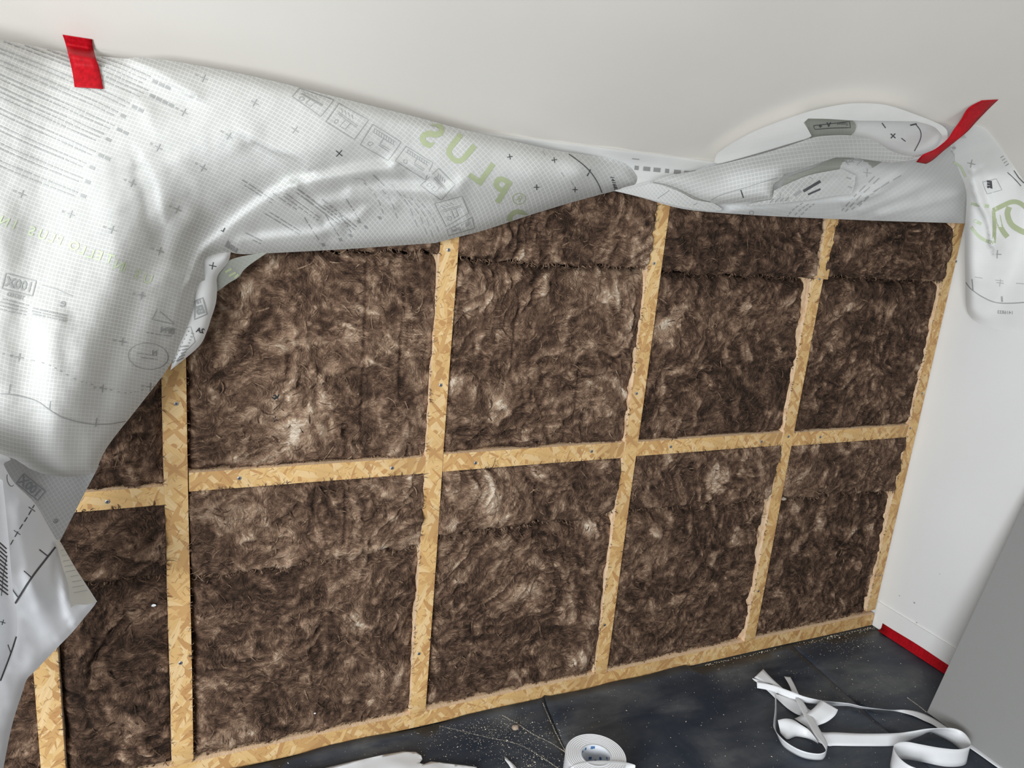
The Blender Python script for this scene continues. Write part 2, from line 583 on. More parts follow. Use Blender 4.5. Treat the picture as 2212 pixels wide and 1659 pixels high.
# ------------------------------------------------------------------ mineral wool batts
def wool_height(x, z, seed, amp=1.0):
    # swirling domain: fibres were laid down in folds and pulled about
    bx = x + 0.085 * fbm(x * 2.6, z * 2.6, seed + 1, 3); bz = z + 0.085 * fbm(x * 2.6 + 9, z * 2.6 + 4, seed + 3, 3)
    wx = bx + 0.020 * fbm(x * 11, z * 11, seed + 2, 3); wz = bz + 0.020 * fbm(x * 11 + 5, z * 11 + 3, seed + 4, 3)
    L1 = np.abs(perlin(wx * 7.5, wz * 6.5, seed + 5)) ** 0.65
    L2 = np.abs(perlin(wx * 19, wz * 15, seed + 6)) ** 0.65
    L3 = np.abs(perlin(wx * 42, wz * 34, seed + 7)) ** .75
    # long combed streaks in three directions, each ruling its own areas
    th = 3.2 * perlin(x * 1.9, z * 1.9, seed + 8) + seed * .7
    st = 0; ws = 0; sm = 0
    for k in range(4):
        a = k * PI / 4
        w = np.cos(th - a) ** 6
        c, s_ = math.cos(a), math.sin(a)
        p_ = wx * c + wz * s_; q_ = -wx * s_ + wz * c
        st = st + w * (1 - 2 * np.abs(perlin(p_ * 7, q_ * 36, seed + 20 + k)) ** .7)
        sm = sm + w * perlin(p_ * 18, q_ * 85, seed + 40 + k)
        ws = ws + w
    st = st / (ws + 1e-3); sm = sm / (ws + 1e-3)
    # overlapping torn plies with sharp edges
    ply = 0; pt = 0
    for k in range(3):
        f = perlin(wx * (4.5 + 2 * k) + 3 * k, wz * (4 + 2 * k), seed + 60 + k) + 0.10 * st
        m_ = sstep(0.10, 0.15, f) * (1 - 0.6 * sstep(.15, .5, f))
        ply = ply + m_ * (0.006 - .001 * k); pt = pt + m_ * (0.13, 0.07, -0.05)[k]
    calm = sstep(-0.1, 0.3, perlin(x * 2.8, z * 2.8, seed + 11))
    am = amp * (1.0 - 0.6 * calm)
    h = am * (0.015 * (L1 - 0.4) + 0.009 * (L2 - 0.4)) + ply * (.55 + .6 * am) + 0.0032 * (L3 - .3) * (.3 + am) + 0.0032 * st * (.35 + am) + .0012 * sm
    big = fbm(wx * 4 + 3, wz * 4, seed + 30, 2)
    blob = sstep(0.22, 0.62, perlin(wx * 11 + 7, wz * 9, seed + 31)) * (0.3 + 0.9 * sstep(-.2, .5, perlin(wx * 4 + 7, wz * 4, seed + 32)))
    b2 = sstep(0.1, 0.5, perlin(wx * 26 + 7, wz * 21, seed + 33))
    tone = 0.25 + 0.18 * big + 0.34 * blob + 0.22 * b2 + 0.9 * pt + 0.17 * st + 0.14 * sm + 0.18 * (L2 - 0.4) + 0.14 * (L3 - .35) + 0.16 * fbm(x * 60, z * 60, seed + 90, 2)
    return h, tone


def batt(x0, x1, z0, z1, seed, label, amp=1.0, right=1.0, base=0.012, bot=None, top=None, tone_off=0.0, edge=0.016, blobs=(), topdrop=0.030, grooves=(), lipk=0.0):
    """bot/top: functions x -> z offset for torn lower/upper edges"""
    st = 0.0034
    nx = int((x1 - x0) / st) + 1; nz_ = int((z1 - z0) / st) + 1
    X, T = np.meshgrid(np.linspace(x0, x1, nx), np.linspace(0, 1, nz_))
    zb = z0 + (bot(X[0]) if bot else 0 * X[0]); zt = z1 + (top(X[0]) if top else 0 * X[0])
    Z = zb[None, :] * (1 - T) + zt[None, :] * T
    h, tone = wool_height(X, Z, seed, amp)
    dl = X - x0; dr = x1 - X
    db = (T * (zt - zb)[None, :]); dt = ((1 - T) * (zt - zb)[None, :])
    en = 0.6 + 0.6 * perlin(X * 12, Z * 12, seed + 50)
    er = 0.25 + 1.3 * sstep(0.0, 0.45, perlin(X * 2 + 5, Z * 4.3, seed + 52))
    fall = edge * en * (1.7 * np.exp(-dl / 0.008) + right * er * np.exp(-dr / 0.012)) + 0.014 * np.exp(-db / 0.006) + topdrop * np.exp(-dt / 0.012)
    Y = base + fall - h
    Y = np.maximum(Y, -0.014)
    lip = np.exp(-db / .010) * (.5 + perlin(X * 14, Z * 3, seed + 70))
    if lipk: tone = tone + lipk * lip; Y = Y - .004 * np.maximum(lip, 0)
    for bx, bz, rx, rz_, dy, dt_ in blobs:
        g = np.exp(-((X - bx) / rx) ** 2 - ((Z - bz) / rz_) ** 2 * 1.0)
        Y = Y - dy * g; tone = tone + dt_ * g
    for gx, ga, gb in grooves:
        gg = np.exp(-((X - gx - .004 * perlin(Z * 9, Z * 0 + gx, 5)) / .0032) ** 2) * sstep(ga, ga + .03, Z) * (1 - sstep(gb - .03, gb, Z))
        Y = Y + .005 * gg; tone = tone - .22 * gg
    jx = 0.0035 * perlin(Z * 26, Z * 0 + seed, seed + 51)
    side = np.exp(-dl / 0.01) * 1.0 - np.exp(-dr / 0.01)
    X2 = X + jx * side
    front = np.stack([X2, Y, Z], -1).reshape(-1, 3)
    idx = np.arange(nx * nz_).reshape(nz_, nx)
    q = np.stack([idx[:-1, :-1], idx[:-1, 1:], idx[1:, 1:], idx[1:, :-1]], -1).reshape(-1, 4)
    ring = np.concatenate([idx[0, :], idx[1:, -1], idx[-1, -2::-1], idx[-2:0:-1, 0]])
    n0 = len(front)
    back = front[ring].copy(); back[:, 1] = 0.122
    rr = np.arange(len(ring)); r2 = np.roll(rr, -1)
    q2 = np.stack([ring[rr], n0 + rr, n0 + r2, ring[r2]], -1)
    verts = np.concatenate([front, back])
    tn = np.concatenate([tone.ravel() + tone_off, np.full(len(back), 0.15)])
    o = make('insulation_batt', verts, np.concatenate([q, q2]), M_wool, smooth=True, attrs={'tone': np.clip(tn, 0, 1)},
             label=label, cat='insulation', group='brown mineral wool batts between the studs')
    # loose curls of wool standing off the face and over the torn edges
    V = []; Fc = []; TN = []
    r = np.random.default_rng(seed + 77)
    def strand(px, py, pz, L, a0, curl, wd, lift):
        n = 6; x, z = px, pz; a = a0
        b = len(V); tv = r.uniform(.22, .62) + tone_off
        TN.extend([tv] * (2 * n + 2))
        for i in range(n + 1):
            f = i / n
            w = wd * (1 - f) ** 0.6 * (0.5 if i == 0 else 1)
            yy = py - lift * math.sin(PI * f) - 0.0006
            nxx, nzz = -math.sin(a), math.cos(a)
            V.append((x + nxx * w, yy, z + nzz * w)); V.append((x - nxx * w, yy + w * .6, z - nzz * w))
            x += math.cos(a) * L / n; z += math.sin(a) * L / n; a += curl
            if i: Fc.append((b + 2 * i - 2, b + 2 * i - 1, b + 2 * i + 1, b + 2 * i))
    area_ = (x1 - x0) * (z1 - z0)
    for k in range(int(area_ * 1000)):
        i = r.integers(2, nx - 2); j = r.integers(2, nz_ - 2)
        strand(X2[j, i], Y[j, i], Z[j, i], r.uniform(.012, .045), r.uniform(0, 2 * PI), r.normal(0, .17), r.uniform(.0005, .0022), r.uniform(.0005, .006))
    for k in range(int((x1 - x0) * 300)):      # fringe along lower/upper torn edges
        i = r.integers(0, nx); up_ = r.random() < .4
        j = nz_ - 2 if up_ else 1
        strand(X2[j, i], Y[j, i] - .001, Z[j, i], r.uniform(.008, .02), (PI / 2 if up_ else -PI / 2) + r.normal(0, .6), r.normal(0, .35), r.uniform(.0006, .0018), .003)
    for k in range(int((z1 - z0) * 130)):      # fringe over the stud edges
        j = r.integers(0, nz_); lf = r.random() < .5
        i = 1 if lf else nx - 2
        strand(X2[j, i], min(Y[j, i], -0.0006), Z[j, i], r.uniform(.006, .017), (PI if lf else 0) + r.normal(0, .7), r.normal(0, .4), r.uniform(.0004, .0012), .002)
    make('loose_fibres', V, Fc, M_wool, parent=o, kind='stuff', smooth=True, attrs={'tone': TN})
    return o


def torn(amp, seed, slope=0.0, bow=0.0, xa=0, xb=1):
    def f(x):
        t = (x - xa) / (xb - xa)
        return amp * fbm(x * 16, x * 0 + seed, seed, 4) + slope * (t - .5) + bow * np.sin(t * PI)
    return f


bays = [(xs[0][1] + .001, xs[1][0] - .001), (xs[1][1] + .001, xs[2][0] - .001), (xs[2][1] + .001, xs[3][0] - .001),
        (xs[3][1] + .001, xs[4][0] - .001), (xs[4][1] + .001, xs[5][0] - .001)]
where = ['left of the widest stud', 'right of the widest stud', 'left of the middle stud',
         'right of the middle stud', 'beside the white wall']
ju = [1.262, 1.268, 1.258, 1.252, 1.262]
jl = [0.512, 0.505, 0.532, 0.533, 0.512]
jsl = [0.0, 0.012, 0.0, -0.012, -0.02]
toff = [-0.07, 0.05, 0.03, -0.05, -0.08]  # upper bays: window light falling off rightward, painted into the wool tone
toffl = [-0.16, 0.0, 0.0, -0.01, -0.03]  # lower bays: the membrane's shade on the leftmost wool is put into its tone
for i, (a, b) in enumerate(bays):
    r0, r1 = rz[i]
    s = 100 * (i + 1)
    fu = torn(0.018, s, 0.0, -0.004, a, b)
    fl = torn(0.022, s + 7, jsl[i], -0.010 if i == 1 else 0, a, b)
    gap = (lambda f, g: (lambda x: f(x) - g - 0.008 * np.abs(perlin(x * 30, x * 0, 3))))
    blobs = []
    if i == 1:
        blobs = [(0.275, 0.835, .04, .05, .008, .40), (0.21, 0.92, .05, .10, .003, .20), (0.49, 1.0, .05, .035, .004, .18), (.30, .90, .10, .04, 0, .10)]
    if i == 2:
        blobs = [(0.78, 1.08, .05, .05, .004, .12), (1.06, 1.17, .03, .035, .004, .14), (0.80, 0.96, .06, .05, 0, .10)]
    batt(a, b, r1, ju[i], s, 'large brown wool batt above the rail, ' + where[i], amp=1.05 if i < 3 else .9, right=(1, 1, .8, 1, .1)[i], bot=None, top=gap(fu, 0.006),
         tone_off=toff[i], blobs=blobs, base=0.013, grooves=((), ((.41, .80, 1.25), (.50, .90, 1.2)), ((.80, .95, 1.2), (1.0, .8, 1.0)), (), ())[i])
    batt(a, b, ju[i], 1.452, s + 31, 'top strip of brown wool under the membrane, ' + where[i], amp=1.1, right=(1, 1, .8, .8, .1)[i], bot=fu, tone_off=toff[i] - .02, base=-0.001, lipk=.15)
    blobs = []
    if i == 1: blobs = [(0.36, 0.56, .06, .03, .006, .22), (0.18, 0.58, .04, .04, .004, .2), (0.42, 0.525, .06, .014, .012, .3)]
    if i == 2: blobs = [(0.75, 0.645, .025, .05, .006, .42), (0.78, 0.60, .02, .03, .004, .3)]
    batt(a, b, jl[i], r0, s + 53, 'upper brown wool strip below the rail, ' + where[i], amp=1.0, right=(1, .6, 1.2, .9, .1)[i], bot=fl, tone_off=toffl[i] + .04, blobs=blobs, base=-0.002, topdrop=.012, lipk=(.1, .45, .12, .15, .15)[i], grooves=((), ((.375, .53, .70), (.30, .60, .70)), ((.90, .56, .70),), (), ())[i])
    blobs = []
    if i == 2: blobs = [(0.90, 0.33, .05, .03, .006, .28), (0.83, .30, .03, .05, .003, .14), (1.135, 0.18, .03, .16, .018, .18), (1.12, .05, .03, .05, .012, .22)]
    if i == 3: blobs = [(1.50, 0.30, .03, .03, .005, .2), (1.66, 0.42, .02, .12, .006, .12)]
    batt(a, b, -0.0055, jl[i], s + 71, 'large brown wool batt standing on the bottom plate, ' + where[i], amp=.9, right=(.6, .7, .5, .6, .1)[i], top=gap(fl, 0.009),
         tone_off=toffl[i] - .02, blobs=blobs, base=0.016, edge=0.022)
batt(-0.62, xs[0][0] - .001, -0.0055, 0.9, 900, 'strip of brown wool left of the far left stud, beside the membrane corner', tone_off=-.1, base=.02)


# ------------------------------------------------------------------ membrane: heights and outlines
def tps(pts):
    P = np.array([(p[0] / 1000, p[1] / 1000) for p in pts]); y = np.array([p[2] for p in pts])
    n = len(P)
    d = np.linalg.norm(P[:, None] - P[None], axis=2)
    K = np.where(d > 0, d ** 2 * np.log(d + 1e-12), 0) + np.eye(n) * 1e-4
    A = np.zeros((n + 3, n + 3)); A[:n, :n] = K; A[:n, n] = 1; A[:n, n + 1:] = P
    A[n, :n] = 1; A[n + 1:, :n] = P.T
    w = np.linalg.lstsq(A, np.concatenate([y, [0, 0, 0]]), rcond=None)[0]

    def f(u, v):
        Q = np.stack([np.asarray(u, float) / 1000, np.asarray(v, float) / 1000], -1)
        dd = np.linalg.norm(Q[:, None] - P[None], axis=2)
        k = np.where(dd > 0, dd ** 2 * np.log(dd + 1e-12), 0)
        return k @ w[:n] + w[n] + Q @ w[n + 1:]
    return f


def poly_dist(u, v, pl):
    """distance and side to a polyline"""
    best = np.full(len(u), 1e9); side = np.zeros(len(u))
    for (a, b) in zip(pl, pl[1:]):
        ax, ay = a; bx, by = b
        dx, dy = bx - ax, by - ay
        L = dx * dx + dy * dy + 1e-9
        t = np.clip(((u - ax) * dx + (v - ay) * dy) / L, 0, 1)
        ex = u - ax - t * dx; ey = v - ay - t * dy
        d = np.hypot(ex, ey)
        s = np.sign(dx * (v - ay) - dy * (u - ax))
        mk = d < best
        best = np.where(mk, d, best); side = np.where(mk, s, side)
    return best, side


def smooth_poly(pts, closed=True, n=5):
    """Catmull-Rom; points given as (u, v) are smooth, (u, v, 1) are corners"""
    out = []
    N = len(pts)
    rng_ = range(N if closed else N - 1)
    for i in rng_:
        p1 = pts[i]; p2 = pts[(i + 1) % N]
        p0 = pts[(i - 1) % N] if closed or i > 0 else p1
        p3 = pts[(i + 2) % N] if closed or i < N - 2 else p2
        if len(p1) > 2: p0 = p1
        if len(p2) > 2: p3 = p2
        for k in range(n):
            t = k / n
            q = []
            for c in (0, 1):
                a, b, cc, d = p0[c], p1[c], p2[c], p3[c]
                q.append(0.5 * ((2 * b) + (-a + cc) * t + (2 * a - 5 * b + 4 * cc - d) * t * t + (-a + 3 * b - 3 * cc + d) * t ** 3))
            out.append(tuple(q))
    if not closed: out.append(tuple(pts[-1][:2]))
    return out


def fit_uv(samples, cell, deg):
    """sheet coordinates whose gradient follows the woven threads; samples (u, v, degrees)"""
    u = np.array([s[0] for s in samples]) / 1000; v = np.array([s[1] for s in samples]) / 1000
    a = np.radians([s[2] for s in samples])
    ex = [(i, j) for i in range(deg + 1) for j in range(deg + 1 - i) if i + j > 0]
    def gu(u, v): return np.stack([i * u ** max(i - 1, 0) * v ** j if i else 0 * u for i, j in ex], -1)
    def gv(u, v): return np.stack([j * u ** i * v ** max(j - 1, 0) if j else 0 * u for i, j in ex], -1)
    k = 1000.0 / cell
    A = np.concatenate([gu(u, v), gv(u, v)]); reg = 0.02 * k / 50 * np.eye(len(ex))
    Ar = np.concatenate([A, np.eye(len(ex)) * 0.01])
    z = np.zeros(len(ex))
    cs = np.linalg.lstsq(Ar, np.concatenate([np.cos(a) * k, np.sin(a) * k, z]), rcond=None)[0]
    ct = np.linalg.lstsq(Ar, np.concatenate([-np.sin(a) * k, np.cos(a) * k, z]), rcond=None)[0]

    def f(U, V):
        U = np.asarray(U, float) / 1000; V = np.asarray(V, float) / 1000
        B = np.stack([U ** i * V ** j for i, j in ex], -1)
        return np.stack([B @ cs, B @ ct], -1)

    def ang(U, V):
        U = np.array([U]) / 1000; V = np.array([V]) / 1000
        return math.atan2(float((gv(U, V) @ cs)[0]), float((gu(U, V) @ cs)[0]))
    return f, ang


class Patch:
    pass


def patch(name, outline, depth, mat, step=6, folds=(), uvf=None, curl=0.0, curl_w=14, parent=None, rough=0.0, smooth_n=5, label=None, gap=.004):
    pl = smooth_poly(outline, True, smooth_n)
    # drop near-duplicates
    q = [pl[0]]
    for p in pl[1:]:
        if math.hypot(p[0] - q[-1][0], p[1] - q[-1][1]) > 1.5: q.append(p)
    if math.hypot(q[0][0] - q[-1][0], q[0][1] - q[-1][1]) < 1.5: q.pop()
    pl = q
    P = np.array(pl)
    mn = P.min(0); mx = P.max(0)
    gu = np.arange(mn[0] + step / 2, mx[0], step); gv = np.arange(mn[1] + step / 2, mx[1], step * 0.87)
    gr = np.array([(a + (k % 2) * step / 2, b) for k, b in enumerate(gv) for a in gu])
    # inside test
    x, y = gr[:, 0], gr[:, 1]; ins = np.zeros(len(gr), bool)
    for (x1, y1), (x2, y2) in zip(P, np.roll(P, -1, axis=0)):
        c = ((y1 > y) != (y2 > y)) & (x < (x2 - x1) * (y - y1) / (y2 - y1 + 1e-12) + x1)
        ins ^= c
    gr = gr[ins]
    d, _ = poly_dist(gr[:, 0], gr[:, 1], pl + [pl[0]])
    gr = gr[d > step * 0.45]
    allp = [Vector(p) for p in pl] + [Vector(p) for p in gr]
    r = delaunay_2d_cdt(allp, [], [list(range(len(pl)))], 1, 1e-4)
    U = np.array([p[0] for p in r[0]]); V = np.array([p[1] for p in r[0]])
    tris = [f for f in r[2] if len(f) == 3]
    Y = depth(U, V) if callable(depth) else tps(depth)(U, V)
    for fo in folds:
        line, amp, wl, wr = fo[:4]
        ln = smooth_poly(line, False, 6)
        dd, sd = poly_dist(U, V, ln)
        w = np.where(sd > 0, wr, wl)
        amp = amp * (.85 if amp > 0 else .6)
        Y = Y - amp * np.exp(-(dd / w) ** 2)
    if rough:
        Y = Y - rough * fbm(U / 60, V / 60, 5, 3)
    if curl:
        dd, _ = poly_dist(U, V, pl + [pl[0]])
        Y = Y + curl * np.exp(-(dd / curl_w) ** 1.3)
    D = np.stack([(U - 1106) / F, (V - 829.5) / F, np.ones(len(U))], -1) @ RC
    # keep clear of the sloping ceiling and of the right wall
    tc = (ZC - CC[2] - SL * CC[1]) / (D[:, 2] + SL * D[:, 1])
    yc_ = np.where(tc > 0, CC[1] + tc * D[:, 1], 9.0) - gap
    yw_ = CC[1] + (XR - 0.004 - CC[0]) / D[:, 0] * D[:, 1] - np.maximum(gap, .01)
    yw_ = np.where(D[:, 0] > 0.05, yw_, 9.0)
    lim = np.minimum(yc_, yw_)
    k_ = 90.0
    Y = -np.logaddexp(-k_ * Y, -k_ * lim) / k_
    T = (Y - CC[1]) / D[:, 1]
    W = CC + D * T[:, None]
    uv = uvf(U, V) if uvf else np.stack([U / 8, V / 8], -1)
    # orient towards the room
    a, b, c = (W[tris[0][k]] for k in range(3))
    nrm = np.cross(b - a, c - a)
    if np.dot(nrm, CC - a) < 0: tris = [t[::-1] for t in tris]
    tr = np.array(tris)
    o = make(name, W, tr, mat, parent=parent, smooth=True, uv=uv)
    if label: o['label'] = label
    p = Patch(); p.o = o
    p.bvh = BVHTree.FromPolygons([Vector(w) for w in W], [tuple(int(i) for i in t) for t in tr])
    p.P = []; p.Fc = {}
    return p


# ---- print marks laid on a patch; coordinates are those of the photograph, landed on the sheet
class Ink:
    def __init__(self, patch_, lift=0.0009):
        self.p = patch_; self.sets = {}; self.lift = lift

    def add(self, mat, pts, faces):
        V, Fc = self.sets.setdefault(mat.name, ([], []))
        b = len(V)
        V += pts; Fc += [tuple(b + i for i in f) for f in faces]

    def line(self, mat, pts, w, maxlen=8):
        q = [pts[0]]
        for a, b in zip(pts, pts[1:]):
            L = math.hypot(b[0] - a[0], b[1] - a[1]); n = max(1, int(L / maxlen))
            for k in range(1, n + 1): q.append((a[0] + (b[0] - a[0]) * k / n, a[1] + (b[1] - a[1]) * k / n))
        V = []; Fc = []
        for i, pnt in enumerate(q):
            a = q[max(0, i - 1)]; b = q[min(len(q) - 1, i + 1)]
            dx, dy = b[0] - a[0], b[1] - a[1]; L = math.hypot(dx, dy) + 1e-9
            nx, ny = -dy / L * w / 2, dx / L * w / 2
            V += [(pnt[0] + nx, pnt[1] + ny), (pnt[0] - nx, pnt[1] - ny)]
            if i: Fc.append((2 * i - 2, 2 * i - 1, 2 * i + 1, 2 * i))
        self.add(mat, V, Fc)

    def loop(self, mat, pts, w):
        self.line(mat, list(pts) + [pts[0]], w)

    def rect(self, mat, c, w, h, ang):
        dx, dy = math.cos(ang) * w / 2, math.sin(ang) * w / 2
        self.line(mat, [(c[0] - dx, c[1] - dy), (c[0] + dx, c[1] + dy)], h)

    def cross(self, mat, c, s, ang, w=1.8):
        for a in (ang, ang + PI / 2):
            dx, dy = math.cos(a) * s, math.sin(a) * s
            self.line(mat, [(c[0] - dx, c[1] - dy), (c[0] + dx, c[1] + dy)], w)

    def text(self, mat, s, c, cap, ang, mirror=True, bold=0.0, squeeze=1.0, up=None):
        """s centred at c, capital height cap px; ang = direction in which the letters run"""
        cu = bpy.data.curves.new('glyphs', 'FONT'); cu.body = s; cu.size = 1.0; cu.offset = bold
        cu.align_x = 'CENTER'; cu.align_y = 'CENTER'; cu.resolution_u = 3
        ob = bpy.data.objects.new('glyphs', cu); COL.objects.link(ob)
        dg = bpy.context.evaluated_depsgraph_get()
        me = bpy.data.meshes.new_from_object(ob.evaluated_get(dg))
        bm = bmesh.new(); bm.from_mesh(me)
        bmesh.ops.triangulate(bm, faces=bm.faces)
        k = cap / 0.70
        lim = 12.0 / k
        for _ in range(3):
            lg = [e for e in bm.edges if e.calc_length() > lim]
            if not lg: break
            bmesh.ops.subdivide_edges(bm, edges=lg, cuts=1)
            bmesh.ops.triangulate(bm, faces=bm.faces)
        bm.verts.ensure_lookup_table()
        rx, ry = math.cos(ang), math.sin(ang)
        if up is not None: ux, uy = math.cos(up), math.sin(up)
        elif mirror: ux, uy = -ry, rx
        else: ux, uy = ry, -rx
        V = [(c[0] + (v_.co.x * rx * squeeze + v_.co.y * ux) * k, c[1] + (v_.co.x * ry * squeeze + v_.co.y * uy) * k) for v_ in bm.verts]
        Fc = [tuple(v_.index for v_ in f.verts) for f in bm.faces]
        bm.free()
        bpy.data.objects.remove(ob); bpy.data.curves.remove(cu); bpy.data.meshes.remove(me)
        self.add(mat, V, Fc)

    def lines(self, mat, start, length, angf, h, rnd, back=True):
        """one line of small unreadable lettering following the threads"""
        u, v_ = start; L = 0; sgn = -1 if back else 1
        while L < length:
            wlen = rnd.uniform(5, 20)
            pts = [(u, v_)]
            n = max(1, int(wlen / 6))
            for _ in range(n):
                a = angf(u, v_); u += sgn * math.cos(a) * wlen / n; v_ += sgn * math.sin(a) * wlen / n
                pts.append((u, v_))
            # a word: two thin strokes and ticks, so it reads as lettering
            self.line(mat, pts, h * rnd.uniform(.55, 1.0))
            g = rnd.uniform(2, 4); a = angf(u, v_); u += sgn * math.cos(a) * g; v_ += sgn * math.sin(a) * g
            L += wlen + g

    def done(self, name='print'):
        for mn_, (V, Fc) in self.sets.items():
            W = []; ok = []
            for (u, v_) in V:
                d = Vector(ray(u, v_)).normalized()
                h = self.p.bvh.ray_cast(Vector(CC), d)
                if h[0] is None: W.append((0, 0, 0)); ok.append(False)
                else:
                    n = h[1]
                    if n.dot(d) > 0: n = -n
                    W.append(tuple(h[0] + n * self.lift)); ok.append(True)
            fs = [f for f in Fc if all(ok[i] for i in f)]
            if not fs: continue
            used = sorted({i for f in fs for i in f}); mp = {i: k for k, i in enumerate(used)}
            make(name, [W[i] for i in used], [tuple(mp[i] for i in f) for f in fs], bpy.data.materials[mn_], parent=self.p.o, kind='stuff')


MEM = empty('vapour_membrane', (0.9, 0.0, 1.46),
            label='large white translucent vapour membrane with printed grid, folded up and hanging over the stud wall', cat='membrane')

# thread directions on the big drape
smp = [(60, 130, 22), (60, 330, 25), (170, 250, 25), (300, 200, 25), (400, 250, 24), (600, 250, 28), (780, 260, 36), (900, 330, 42), (1000, 350, 42),
       (1100, 340, 46), (1250, 370, 56), (1330, 375, 60), (500, 400, 27), (650, 350, 30), (200, 480, 19), (50, 600, 15), (50, 450, 20), (200, 600, 16),
       (330, 540, 14), (300, 700, 12), (400, 650, 2), (150, 750, 13), (250, 830, 8), (50, 900, 6), (150, 950, 2), (100, 650, 16), (800, 450, 50), (860, 440, 54),
       (940, 470, 58), (700, 430, 46), (600, 470, 36)]
UVD, ANG = fit_uv(smp, 8.3, 5)

drape_outline = [(-330, 30, 1), (-60, 74), (0, 86), (60, 97), (140, 113), (220, 122, 1), (275, 127, 1), (300, 124), (360, 130), (430, 142), (500, 155), (590, 175), (650, 190), (720, 208),
                 (800, 228), (900, 253), (1000, 280), (1100, 303), (1200, 325), (1280, 336), (1330, 344), (1358, 356), (1372, 375), (1378, 393), (1372, 402, 1),
                 (1330, 412, 1), (1250, 433), (1150, 463), (1050, 496), (990, 512), (940, 525, 1), (850, 531), (750, 538), (640, 544), (560, 548), (520, 549), (500, 545, 1),
                 (468, 549), (446, 556), (440, 572), (446, 592), (457, 606), (452, 618), (432, 612), (421, 628, 1), (421, 665), (408, 702), (386, 750), (362, 797), (300, 878),
                 (232, 965), (206, 1022, 1), (160, 1030), (110, 1027), (70, 1015), (45, 1000), (20, 988), (-60, 972), (-330, 1000, 1)]
dd = [(-60, 80, -.30), (0, 86, -.275), (140, 112, -.225), (220, 122, -.225), (300, 125, -.245), (430, 142, -.26), (590, 175, -.265), (720, 208, -.26), (900, 253, -.225), (1000, 280, -.20),
      (1100, 303, -.17), (1200, 325, -.14), (1280, 336, -.10), (1330, 344, -.065), (1376, 390, -.035), (1330, 412, -.035), (1250, 433, -.05), (1150, 463, -.065),
      (1050, 496, -.08), (940, 525, -.09), (750, 538, -.10), (560, 548, -.11), (450, 560, -.125), (440, 612, -.13), (421, 665, -.14), (386, 750, -.15), (300, 878, -.19),
      (206, 1022, -.24), (110, 1027, -.30), (-60, 972, -.38), (-330, 30, -.33), (-330, 1000, -.42), (-330, 500, -.40), (1250, 375, -.145), (1150, 380, -.18), (1000, 380, -.21), (850, 400, -.20), (700, 320, -.29), (600, 420, -.23), (500, 300, -.31), (300, 250, -.30),
      (120, 250, -.29), (0, 300, -.31), (200, 450, -.315), (0, 600, -.34), (350, 450, -.29), (200, 650, -.33), (330, 620, -.25), (200, 820, -.33), (0, 800, -.38), (100, 930, -.35)]
drape_folds = [
    # ridge, height, width on each side (pixels of the photograph)
    ([(275, 128), (330, 152), (372, 178), (412, 205)], .016, 26, 5),
    ([(250, 150), (310, 190), (370, 222), (400, 228)], -.014, 22, 30),
    ([(300, 215), (312, 235), (322, 262)], .007, 22, 12),
    ([(546, 300), (590, 322), (640, 338), (668, 362)], .013, 30, 6),
    ([(552, 318), (600, 348), (640, 372), (655, 385)], -.013, 10, 26),
    ([(312, 344), (332, 372), (344, 405), (350, 440), (360, 480), (390, 496)], .007, 30, 8),
    ([(296, 372), (316, 420), (322, 470), (340, 520)], -.010, 26, 16),
    ([(386, 346), (430, 395), (470, 430), (500, 470)], .006, 20, 20),
    ([(412, 590), (440, 540), (478, 506), (530, 462), (580, 425), (625, 402)], .014, 8, 34),
    ([(398, 560), (430, 512), (478, 470), (540, 430), (600, 395)], -.014, 26, 22),
    ([(625, 402), (668, 392), (740, 378), (800, 366), (850, 362)], .018, 12, 24),
    ([(650, 380), (740, 358), (830, 345)], -.008, 26, 16),
    ([(630, 408), (650, 432), (690, 462), (708, 490), (712, 520)], -.013, 16, 18),
    ([(636, 400), (664, 440), (690, 480), (700, 492), (735, 480), (770, 470), (790, 452)], .010, 10, 14),
    ([(700, 440), (760, 430), (810, 432), (850, 440)], .012, 14, 16),
    ([(730, 455), (750, 470), (750, 488)], -.012, 20, 16),
    ([(850, 352), (890, 358), (925, 378), (936, 396)], .012, 14, 7),
    ([(760, 412), (850, 410), (930, 412), (985, 405), (998, 392)], .012, 12, 16),
    ([(940, 425), (985, 420), (1004, 450), (1006, 490)], .009, 12, 8),
    ([(820, 385), (900, 392), (960, 395)], -.009, 12, 12),
    ([(560, 500), (620, 490), (690, 488)], -.010, 18, 14),
    ([(520, 520), (600, 512), (680, 505), (735, 498)], .008, 10, 12),
    ([(100, 120), (110, 250), (90, 380), (110, 520)], -.018, 60, 60),
    ([(210, 330), (250, 480), (250, 600), (190, 760), (150, 900)], .012, 50, 46),
    ([(350, 520), (300, 620), (250, 740), (215, 860)], -.014, 34, 40),
    ([(400, 590), (350, 640), (310, 740), (262, 850)], .010, 26, 30),
    ([(60, 540), (40, 700), (70, 860), (60, 960)], -.014, 44, 50),
    ([(0, 480), (10, 640), (-10, 800)], .014, 40, 40),
    ([(120, 700), (110, 820), (120, 940), (140, 1010)], .012, 30, 34),
    ([(415, 470), (380, 520), (372, 570), (352, 600)], .010, 20, 24),
    ([(400, 596), (388, 640), (372, 700)], .008, 10, 22),
]
DR = patch('drape', drape_outline, dd, M_mem, step=5.5, folds=drape_folds, uvf=UVD, curl=0.035, curl_w=11, parent=MEM, rough=0.003, smooth_n=4)
ink = Ink(DR)
rr = random.Random(3)
